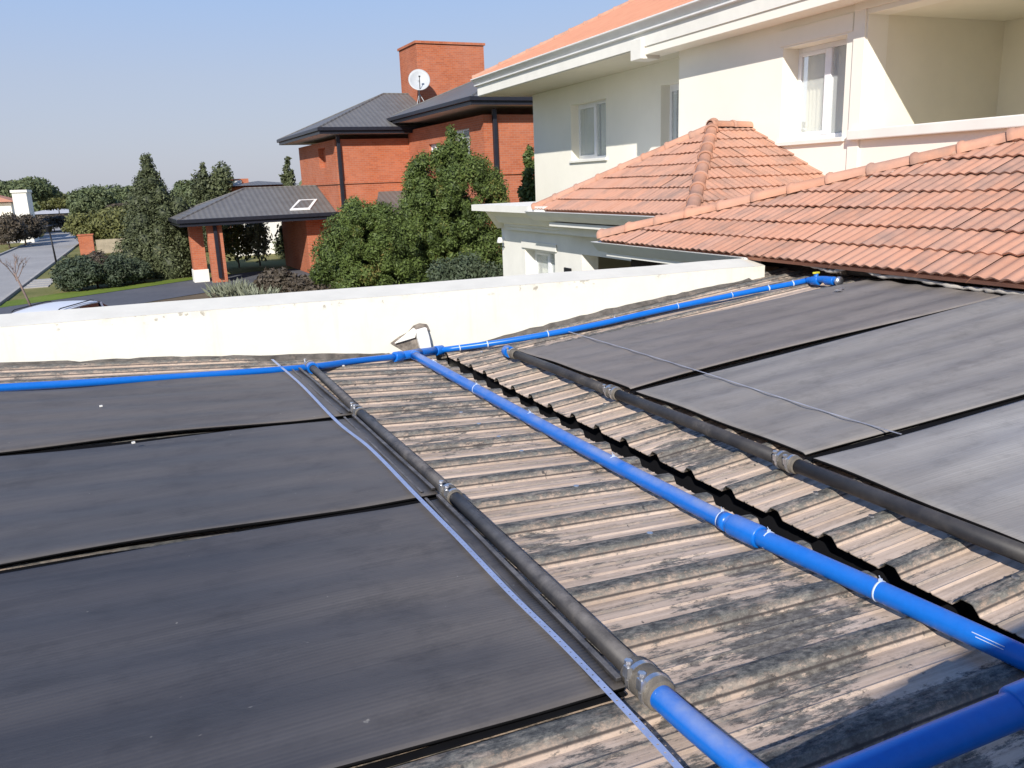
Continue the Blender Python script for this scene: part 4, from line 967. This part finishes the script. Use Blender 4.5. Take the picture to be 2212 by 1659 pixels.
MB().box(8.85, 9.1, 40.3, 46.2, 0, Z(-1.42)).build('pillar_wall', m_brick, bh); MB().box(9.1, XA, 40.3, 40.5, 0, Z(-1.42)).build('pillar_wall', m_brick, bh)
# skylight lying on the carport roof
def crz(y): return Z(-1.12) + (y-cpy0)*.36
sk = MB(); q = [(8.05, 39.75), (9.0, 39.75), (9.65, 40.9), (8.75, 40.9)]
o = sk.prism([(x, y, crz(y)+.01) for x, y in q], (0, 0, .05)).build('skylight', m_gutter, bh, fix=True)
MB().prism([(x, y, crz(y)+.065) for x, y in ((8.22, 39.87), (8.93, 39.87), (9.45, 40.78), (8.82, 40.78))], (0, 0, .008)).build('glass', m_slate, o, fix=True)
# satellite dish
def Wd(v): return Matrix.Rotation(RZ, 3, 'Z') @ Vector(v)
ds = thing('satellite_dish', 'round pale satellite dish on a pole in front of the brick chimney', 'satellite dish', Wd((15.0, 40.2, Z(3.9))), RZ)
dn = Vector((-.28, -.86, .42)).normalized(); ax = dn.cross(Vector((0, 0, 1))).normalized(); ay = ax.cross(dn)
mb = MB(); vs = []; R_ = .52
for i in range(6):
    rr = R_*i/5
    for k in range(28): a = 2*math.pi*k/28; mb.v.append(tuple(Vector((0, 0, 1.0)) + ax*rr*math.cos(a) + ay*rr*1.08*math.sin(a) + dn*(.16*(rr/R_)**2)))
for i in range(5):
    for k in range(28): k2 = (k+1) % 28; mb.f.append((i*28+k, i*28+k2, (i+1)*28+k2, (i+1)*28+k))
o = mb.build('dish', m_dish, ds, True); md = o.modifiers.new('t', 'SOLIDIFY'); md.thickness = .02
MB().tube([(0, .1, 0), (0, .1, .95), (0, .02, 1.0)], .03, 8).build('mast', m_dish, ds, True)
c = Vector((0, 0, 1.0)); MB().tube([c - ay*R_*1.0 + dn*.1, c + dn*.62 - ay*.1], .018, 6).build('feed_arm', m_black, ds, True)
MB().obox(c + dn*.64 - ay*.08, ax*.045, ay*.045, dn*.07).build('feed_horn', m_dish, ds)
for sx_ in (-.3, .3): MB().tube([(sx_, -.2, -.25), (0, .1, .45)], .018, 6).build('brace', m_dish, ds, True)

# ==================================================================== VEGETATION
def ground_at(x, D, ylow=None): p = atD(x, 500, D); return Vector((p.x, p.y, 0))
# big conifers behind the parapet
b = ground_at(985, 22.5); zt = atD(985, 286, 22.5).z
cl = cone_clumps(b, zt, 1.28, 44, .10, .36, .12)
for (x, y, rx, rz) in ((905, 385, .42, .45), (935, 420, .6, .6), (910, 470, .65, .6), (1050, 395, .42, .5), (1068, 450, .45, .5), (1050, 520, .6, .6), (1075, 570, .45, .5), (960, 520, .8, .7), (905, 560, .7, .7), (990, 600, .8, .7), (975, 350, .4, .5), (1000, 320, .24, .42), (1030, 365, .4, .4), (885, 440, .35, .4)):
    p = atD(x, y, 22.2+random.uniform(-.5, .4)); cl.append((tuple(p), (rx, rx, rz)))
for _ in range(70):
    y = random.uniform(360, 640); hw = min(100, 25+(y-330)*.75); x = 987+random.uniform(-1, 1)*hw; rr = random.uniform(.14, .27); cl.append((tuple(atD(x, y, 22.2-1.1*math.sqrt(max(0, 1-((x-987)/(hw+8))**2))+random.uniform(-.1, .1))), (rr, rr, rr*1.15)))
for x, y in ((892, 375), (900, 360), (886, 400), (882, 450), (915, 350), (940, 345), (955, 330), (1070, 385), (1082, 410), (1085, 440)): cl.append((tuple(atD(x, y, 22)), (.22, .22, .3)))
tree('conifer_tree', 'tall dense green conifer with brownish tips against the brick house', 'tree', b, cl, 170000, .036, L_conifer, 4.5, .16, shell=.5, flat=.8)
b = ground_at(780, 21.0); cl = []
for (x, y, rx, rz) in ((770, 470, .42, .45), (765, 450, .22, .3), (740, 505, .5, .5), (710, 550, .42, .5), (780, 520, .65, .6), (830, 480, .5, .45), (860, 510, .5, .5), (820, 560, .75, .6), (870, 580, .6, .6), (750, 590, .6, .5), (700, 590, .3, .3), (800, 620, .9, .6), (880, 640, .9, .7), (815, 462, .35, .3)):
    p = atD(x, y, 20.8+random.uniform(-.5, .4)); cl.append((tuple(p), (rx, rx, rz)))
for _ in range(60):
    y = random.uniform(470, 650); hw = min(110, 30+(y-450)*.8); x = 785+random.uniform(-1, 1)*hw; rr = random.uniform(.13, .25); cl.append((tuple(atD(x, y, 20.6-1.0*math.sqrt(max(0, 1-((x-785)/(hw+8))**2))+random.uniform(-.1, .1))), (rr, rr, rr)))
tree('conifer_tree', 'broad low green conifer in front of the carport, left of the taller one', 'tree', b, cl, 120000, .034, L_conifer, 2.6, .13, shell=.5, flat=.8)
b = ground_at(1148, 26); tree('conifer_tree', 'dark conifer partly hidden by the corner of the cream house', 'tree', b, cone_clumps(b, atD(1148, 322, 26).z, 1.0, 24, .12), 24000, .06, L_conifer, 4, .12)
b = ground_at(1040, 17.5); cl = [(tuple(atD(x, y, 17.3)), (r, r, r*.9)) for x, y, r in ((960, 590, .35), (1010, 585, .4), (1060, 600, .35), (985, 620, .5), (1050, 630, .5))]
tree('grey_shrub', 'grey green shrub just behind the parapet below the tall conifer', 'shrub', b, cl, 14000, .035, L_hedge, 1.2, .05)
# cypresses
b = ground_at(338, 45.5); zt = atD(338, 341, 45.5).z
cl = cone_clumps(b, zt, 2.4, 46, .06, .36, .04)
for (x, y, r) in ((310, 400, .55), (300, 440, .7), (385, 450, .8), (395, 520, .9), (300, 520, .9), (400, 570, .85), (380, 590, .8), (320, 580, .9), (405, 480, .6)): cl.append((tuple(atD(x, y, 45.2)), (r, r, r*1.1)))
tree('cypress_tree', 'tall grey green cypress left of the carport', 'tree', b, cl, 90000, .06, L_cyp, 4.5, .16)
b = ground_at(455, 62); cl = cone_clumps(b, atD(455, 356, 62).z, 1.6, 26, .1); cl += [(tuple(atD(x, y, 62)), (.8, .8, 1.1)) for x, y in ((480, 385), (470, 410), (436, 405))]
tree('cypress_tree', 'smaller dark cypress rising behind the carport roof', 'tree', b, cl, 24000, .10, L_cyp, 4.5, .14)
b = ground_at(635, 52); tree('cypress_tree', 'dark tree peeping out behind the left wall of the brick house', 'tree', b, cone_clumps(b, atD(640, 343, 52).z, 1.35, 22, .15), 18000, .09, L_cyp, 4, .14)
# round trees and shrubs down the street
def ballt(name, label, x, ytop, ybot, hw, D, mat, n, size, cat='tree', group=None, k=.42):
    top = atD(x, ytop, D); bot = atD(x, ybot, D); r = hw/FP*D/.93; b = Vector((top.x, top.y, 0)); zc = (top.z+max(0, bot.z))/2; rz = (top.z-max(0, bot.z))/2
    return tree(name, label, cat, b, ball_clumps((b.x, b.y, zc), (r, r, max(.3, rz)), 18, k), n, size, mat, max(.4, zc), .02*top.z+.03, group)
ballt('round_tree', 'large rounded olive green tree beside the street before the cypress', 232, 452, 532, 66, 80, L_olive, 26000, .13)
ballt('round_tree', 'left of two dark rounded trees on the skyline above the olive tree', 192, 404, 470, 40, 128, L_gray, 14000, .19)
ballt('round_tree', 'right of two dark rounded trees on the skyline, beside the tall cypress', 268, 404, 470, 46, 135, L_gray, 14000, .19)
ballt('round_tree', 'low green tree between the tall cypress and the smaller dark cypress', 410, 393, 460, 34, 90, L_gray, 14000, .15)
ballt('spreading_tree', 'spreading dark tree with flat crown behind the white house at far left', 52, 388, 442, 50, 112, L_gray, 18000, .17)
ballt('spreading_tree', 'far dark tree cut by the left picture edge beyond the cream house', -12, 398, 450, 32, 112, L_gray, 9000, .17)
ballt('round_tree', 'small green tree right of the far spreading tree', 122, 421, 456, 28, 140, L_olive, 8000, .2)
ballt('leafless_shrub', 'reddish brown bare shrub before the far grey building, right of the brick post', 112, 464, 496, 40, 120, L_brown, 8000, .11, 'shrub')
ballt('leafless_shrub', 'reddish brown bare shrub left of the small brick post', 44, 462, 524, 30, 88, L_brown, 8000, .1, 'shrub')
ballt('leafless_shrub', 'dark bare bush in front of the cream house at the left edge', 8, 466, 532, 28, 84, L_brown, 8000, .1, 'shrub')
ballt('leafless_shrub', 'brown bushy crown between the olive tree and the cypress', 262, 440, 460, 26, 100, L_brown, 5000, .11, 'shrub')
# hedge row in front of the cypress
for i, (x, yt, yb, hw, D, mat, lab) in enumerate(((165, 556, 628, 38, 41.5, L_hedge, 'dark garden shrub at the left end of the row beside the street'), (200, 548, 628, 36, 42.2, L_brown, 'purplish brown shrub second in the row under the brick pillar'), (240, 553, 625, 36, 42, L_hedge, 'dark green shrub in the middle of the row before the cypress'), (280, 562, 620, 34, 42.6, L_hedge, 'dark green shrub at the right end of the row touching the cypress'))):
    ballt('garden_shrub', lab, x, yt, yb, hw, D, mat, 14000, .055, 'shrub', 'shrubs in the row before the cypress')
# plants before the carport
def spiky(label, x, ytop, D, mat, r, n=260, L=.6):
    b = ground_at(x, D); zt = atD(x, ytop, D).z; t = thing('spiky_plant', label, 'plant', b, 0, 'spiky plants before the carport'); mb = MB()
    for i in range(n):
        a = random.uniform(0, 2*math.pi); q = r*math.sqrt(random.random()); p = Vector((q*math.cos(a), q*math.sin(a), zt*.45*random.random())); d = Vector((math.cos(a)*random.random(), math.sin(a)*random.random(), .5+random.random())).normalized()*L*(.5+random.random()*.6)*zt*.8
        s_ = d.cross(Vector((random.random()-.5, random.random()-.5, .1))).normalized()*.03; mb.quad(p-s_, p+s_, p+d+s_*.2, p+d-s_*.2)
    o = mb.build('leaves', mat, t); at = o.data.attributes.new('tone', 'FLOAT', 'FACE'); at.data.foreach_set('value', [random.random() for _ in o.data.polygons])
spiky('pale spiky plant at the foot of the carport pillar', 475, 597, 34.5, L_sage, .75)
spiky('pale spiky plant between the carport pillar and the brown shrub', 512, 600, 34, L_sage, .8)
spiky('low sandy spiky plant just above the parapet edge', 548, 612, 32, L_sage, .7)
ballt('brown_shrub', 'brown leafless shrub in front of the dark carport opening', 600, 582, 650, 36, 33, L_brown, 6000, .07, 'shrub')
ballt('brown_shrub', 'dull green brown shrub between the carport and the broad conifer', 668, 598, 660, 34, 31, L_brown, 5000, .07, 'shrub')
# garden seen through the carport
for x, y, r, m_, lab in ((510, 520, .9, L_olive, 'dim shrub seen under the carport beside the pillars'), (556, 522, .7, L_sage, 'pale leafy shrub seen through the carport'), (640, 530, 1.0, L_cyp, 'dark shrub seen through the carport beside the brick wall')):
    p = atD(x, y, 47.5); tree('garden_shrub', lab, 'shrub', (p.x, p.y, 0), ball_clumps((p.x, p.y, 1.5), (r, r, 1.5), 12), 2600, .10, m_, 1.2, .05, core=False, shell=.9)
p = Lc(atD(560, 500, 56)); gw = MB().box(p.x-1.6, p.x+3.2, p.y, p.y+.2, 0, 2.8).build('garden_wall', m_white); gw.rotation_euler = (0, 0, RZ); tag(gw, 'pale garden wall glimpsed behind the shrubs through the carport', 'wall')
# bare young tree by the street
bt = thing('bare_tree', 'thin leafless young tree standing beside the street at left', 'tree', onZ(78, 686, 0)); b0 = bt.location.copy()
def br(mb, p, d, L, r, dep):
    q = p + d*L; mb.tube([p, (p+q)/2 + Vector((random.uniform(-.02, .02), random.uniform(-.02, .02), 0)), q], [r, r*.85, r*.6], 5)
    if dep:
        for _ in range(3):
            dd_ = (d + Vector((random.uniform(-.7, .7), random.uniform(-.7, .7), random.uniform(-.1, .5)))).normalized(); br(mb, p.lerp(q, random.uniform(.55, 1)), dd_, L*.62, r*.55, dep-1)
zt = atD(45, 540, (b0-Vector((0, 0, 0))).length).z
mb = MB(); mb.tube([(0, 0, 0), (-.25, 0, 1.0), (-.4, .0, 1.55)], [.045, .035, .03], 7); mb.build('trunk', m_twig, bt, True)
mb = MB()
for a in range(5): br(mb, Vector((-.4, 0, 1.3+.06*a)), Vector((math.cos(a*1.9)*.6, math.sin(a*1.9)*.6, 1)).normalized(), .5, .018, 2)
mb.build('twigs', m_twig, bt)
ot = thing('bare_tree', 'dark leafless tree trunks at the far left edge of the street', 'tree', (-12.6, 91, 0)); mb = MB()
for a in range(3): br(mb, Vector((a*.25-.3, 0, 0)), Vector((math.cos(a*2.1)*.22, .1, 1)).normalized(), 1.7, .12, 2)
mb.build('trunk', m_bark, ot)

# ==================================================================== STREET THINGS
lp_ = onZ(126, 588, 0); sl = thing('street_lamp', 'dark street lamp post with lantern head on the grass verge', 'street lamp', lp_); hD = math.hypot(lp_.x, lp_.y); hz = atD(112, 488, hD).z
MB().tube([(0, 0, 0), (-.05, 0, hz*.5), (-.1, 0, hz-.3)], [.06, .045, .04], 8).build('pole', m_black, sl, True)
MB().tube([(-.1, 0, hz-.32), (-.1, 0, hz-.28), (-.1, 0, hz-.05), (-.1, 0, hz), (-.1, 0, hz+.06)], [.06, .13, .2, .24, .03], 10).build('lantern', m_black, sl, True)
def post(x, y, w_, h_, label):
    p = onZ(x, y, 0); t = thing('brick_post', label, 'post', p); MB().box(-w_/2, w_/2, -w_/2, w_/2, 0, h_).build('shaft', m_brick, t); MB().box(-w_/2-.05, w_/2+.05, -w_/2-.05, w_/2+.05, h_+.002, h_+.08).build('cap', m_brick, t)
post(191, 549, .95, 1.35, 'square orange brick post at the edge of the next front garden')
post(76, 508, .9, 1.5, 'small orange brick post across the street beside the bare shrubs')
p = onZ(230, 545, 0); fw = MB().box(0, 5, 0, .15, 0, 1.0).build('garden_fence', M_simple('beige_fence', (.34, .29, .21), .9, .2, 3)); fw.location = (-3.6, 67.5, 0); tag(fw, 'low beige garden wall behind the square brick post', 'wall')
# far houses
def simple_house(label, x0, x1, y0, y1, zh, mat, roofm, ov=.4, slope=.35, flat=False, wins=()):
    t = thing('far_house', label, 'house', ((x0+x1)/2, y0, 0)); cx = (x0+x1)/2
    MB().box(x0-cx, x1-cx, 0, y1-y0, 0, zh).build('wall', mat, t)
    if flat: MB().box(x0-cx-.1, x1-cx+.1, -.1, y1-y0+.1, zh+.002, zh+.25).build('roof_edge', roofm, t)
    else:
        a0, a1, b0_, b1 = x0-cx-ov, x1-cx+ov, -ov, y1-y0+ov; hy = min(b1-b0_, a1-a0)/2; zr = zh+hy*slope; mb = MB()
        if a1-a0 > b1-b0_: R0, R1 = (a0+hy, (b0_+b1)/2, zr), (a1-hy, (b0_+b1)/2, zr); mb.quad((a0, b0_, zh), (a1, b0_, zh), R1, R0); mb.quad((a1, b1, zh), (a0, b1, zh), R0, R1); mb.poly([(a0, b1, zh), (a0, b0_, zh), R0]); mb.poly([(a1, b0_, zh), (a1, b1, zh), R1])
        else: R0, R1 = ((a0+a1)/2, b0_+hy, zr), ((a0+a1)/2, b1-hy, zr); mb.poly([(a0, b0_, zh), (a1, b0_, zh), R0]); mb.quad((a1, b0_, zh), (a1, b1, zh), R1, R0); mb.poly([(a1, b1, zh), (a0, b1, zh), R1]); mb.quad((a0, b1, zh), (a0, b0_, zh), R0, R1)
        mb.quad((a0, b0_, zh-.1), (a1, b0_, zh-.1), (a1, b1, zh-.1), (a0, b1, zh-.1)); mb.build('roof', roofm, t)
    for (wx0, wx1, wz0, wz1) in wins: MB().box(wx0, wx1, -.04, -.003, wz0, wz1).build('window', m_blackmetal, t)
    return t
p0 = atD(23, 420, 92); p1 = atD(55, 420, 92)
simple_house('white flat roofed tower house at far left', p0.x, p1.x, 92, 96, atD(40, 416, 92).z, m_white, m_white, flat=True, wins=((.3, .6, .6, 2.0),))
p1 = atD(22, 450, 96)
simple_house('cream house with red tiled roof at the far left edge', p1.x-9, p1.x, 96, 104, atD(15, 436, 96).z, m_cream, m_tilefield, wins=((1.5, 3.2, .8, 2.2),))
pa = atD(56, 460, 150); pb = atD(158, 460, 150)
simple_house('long low grey roofed building at the end of the street', pa.x, pb.x+.6, 150, 160, atD(100, 462, 150).z, M_simple('grey_render', (.22, .21, .20), .9, .1, 1), M_simple('pale_roofing', (.42, .42, .43), .8, .1, 1), 1.2, .16)
pa = atD(405, 410, 95); pb = atD(432, 410, 95)
simple_house('small white house between the two cypresses', pa.x, pb.x+2, 95, 103, atD(415, 412, 95).z, m_white, m_white, flat=True)
pa = atD(242, 455, 115); pb = atD(285, 455, 115)
simple_house('far house with brown roof behind the olive tree', pa.x, pb.x, 115, 123, atD(262, 452, 115).z, m_cream, M_simple('brown_roof', (.2, .12, .09), .9, .2, 1))
pa = atD(497, 400, 63); pb = atD(600, 400, 63)
fh = simple_house('grey roofed house with brick chimney behind the carport roof', pa.x, pb.x+1, 62, 70, atD(560, 400, 63).z, m_brick, m_slate, .5, .12)
pc = atD(524, 395, 64); zc = atD(524, 386, 64).z
o = MB().box(pc.x-(pa.x+pb.x+1)/2-.8, pc.x-(pa.x+pb.x+1)/2+.4, 1.4, 2.6, 3, zc).build('chimney', m_brick, fh); MB().box(pc.x-(pa.x+pb.x+1)/2-.7, pc.x-(pa.x+pb.x+1)/2-.1, 1.34, 1.39, zc-.6, zc-.1).build('vent', m_white, o)
# distant tree belt on the horizon
cl = [((x, 330+random.uniform(-40, 60), 1.5), (random.uniform(10, 18), 8, random.uniform(4, 7.5))) for x in range(-160, 330, 13)]
o = leaf_mesh('tree_belt', cl, 16000, 1.1, L_gray); tag(o, 'distant dark tree belt along the horizon', 'woodland', None, 'stuff')

# ------------------------------------------------------------------ parked car
def car(loc, rz):
    t = thing('parked_car', 'pale silver hatchback with roof rails parked behind the parapet at left', 'car', loc, rz)
    paint = M_simple('silver_car_paint', (.66, .67, .70), .35, .02, 2, spec=.5)
    gl = M_simple('car_glass', (.02, .022, .028), .08, .1, 2, spec=.8); 
    # cross sections along y (length), half widths at levels
    def section(y, ws): return [(-w_, y, z) for w_, z in ws] + [(w_, y, z) for w_, z in reversed(ws)]
    secs = [(-2.1, [(.7, .35), (.78, .5), (.76, .75), (.6, .9)]), (-1.9, [(.8, .28), (.86, .55), (.84, .9), (.66, 1.12)]), (-1.0, [(.82, .25), (.87, .6), (.85, .93), (.70, .98)]), (1.0, [(.82, .25), (.87, .6), (.85, .92), (.7, .97)]), (1.9, [(.78, .28), (.82, .55), (.76, .78), (.6, .84)]), (2.1, [(.6, .35), (.68, .5), (.6, .62), (.45, .66)])]
    mb = MB()
    for y, ws in secs: mb.v += section(y, ws)
    k = 8
    for i in range(len(secs)-1):
        for j in range(k): j2 = (j+1) % k; mb.f.append((i*k+j, i*k+j2, (i+1)*k+j2, (i+1)*k+j))
    mb.f.append(tuple(range(k-1, -1, -1))); mb.f.append(tuple((len(secs)-1)*k+j for j in range(k)))
    body = mb.build('body', paint, t, True, fix=True); sb = body.modifiers.new('s', 'SUBSURF'); sb.levels = sb.render_levels = 2
    # cabin glass and roof
    mb = MB(); G = [(-1.95, .70, 1.0), (-1.6, .60, 1.36), (.35, .58, 1.40), (1.15, .70, .96)]
    for y, w_, z in G: mb.v += [(-w_, y, z), (w_, y, z)]
    for i in range(3): mb.f.append((2*i, 2*i+1, 2*i+3, 2*i+2))
    mb.v += [(-.76, -1.95, .9), (.76, -1.95, .9), (-.76, 1.15, .9), (.76, 1.15, .9)]
    mb.f += [(8, 0, 2, 4, 6, 10), (1, 9, 11, 7, 5, 3)]; mb.build('cabin_glass', gl, t, fix=True)
    mb = MB(); R2 = [(-1.75, .56, 1.36), (-1.5, .63, 1.43), (-.6, .64, 1.475), (.2, .62, 1.455), (.5, .56, 1.39)]
    for y, w_, z in R2: mb.v += [(-w_, y, z-.05), (-w_*.86, y, z), (0, y, z+.02), (w_*.86, y, z), (w_, y, z-.05)]
    for i in range(4):
        for j in range(4): mb.f.append((i*5+j, i*5+j+1, (i+1)*5+j+1, (i+1)*5+j))
    o = mb.build('roof_panel', paint, t, True); md = o.modifiers.new('s', 'SUBSURF'); md.levels = md.render_levels = 2; md = o.modifiers.new('t', 'SOLIDIFY'); md.thickness = .03
    for s_ in (-1, 1):
        MB().tube([(s_*.57, -1.4, 1.43), (s_*.57, -1.3, 1.462), (s_*.57, 0, 1.482), (s_*.56, .15, 1.45)], .013, 8).build('roof_rail', m_black, t, True)
        pl_ = MB()
        for y0, y1 in ((-1.7, -1.6), (-.7, -.6), (.3, .4)): pl_.quad((s_*.765, y0, .92), (s_*.765, y1, .92), (s_*.612, y1+.02, 1.38), (s_*.612, y0+.02, 1.38))
        pl_.build('window_pillar', paint, t)
        for y in (-1.3, 1.3):
            w_ = MB().tube([(s_*.70, y, .31), (s_*.88, y, .31)], .31, 20).build('wheel', m_black, t); MB().tube([(s_*.881, y, .31), (s_*.89, y, .31)], .19, 14).build('rim', m_steel, w_)
        MB().obox((s_*.6, 2.0, .66), (.13, 0, 0), (0, .06, 0), (0, 0, .06)).build('headlight', m_pvc_white, t, bevel=.02)
        MB().obox((s_*.72, -2.02, .82), (.05, 0, 0), (0, .05, 0), (0, 0, .12)).build('tail_light', M_simple('tail_red', (.3, .01, .01), .3), t, bevel=.02)
        MB().obox((s_*.98, .85, .98), (.09, 0, 0), (0, .04, 0), (0, 0, .06)).build('door_mirror', paint, t, bevel=.02)
    return t
cpnt = onZ(150, 655, 1.47); car((cpnt.x-.05, cpnt.y+.5, 0), math.radians(-27))

# ------------------------------------------------------------------ groups of repeats
GROUPS = {'metal_roof': 'metal roof slopes', 'solar_collector': 'rubber solar mats on the roof', 'pipe_coupling': 'rubber couplings on the header pipes', 'pipe_end_cap': 'blue pipe end caps',
          'water_pipe': 'blue water pipes on the roof', 'perforated_strap': 'perforated straps over the mats', 'conifer_tree': 'green conifers by the brick house', 'cypress_tree': 'cypresses around the carport',
          'round_tree': 'round trees down the street', 'spreading_tree': 'far trees at the left edge', 'leafless_shrub': 'bare shrubs along the street', 'brown_shrub': 'brown shrubs before the carport',
          'bare_tree': 'leafless trees by the street', 'brick_post': 'brick garden posts', 'far_house': 'houses farther down the street'}
for o in S.objects:
    if o.parent is None and 'category' in o and 'group' not in o:
        k_ = o.name.split('.')[0]
        if k_ in GROUPS: o['group'] = GROUPS[k_]
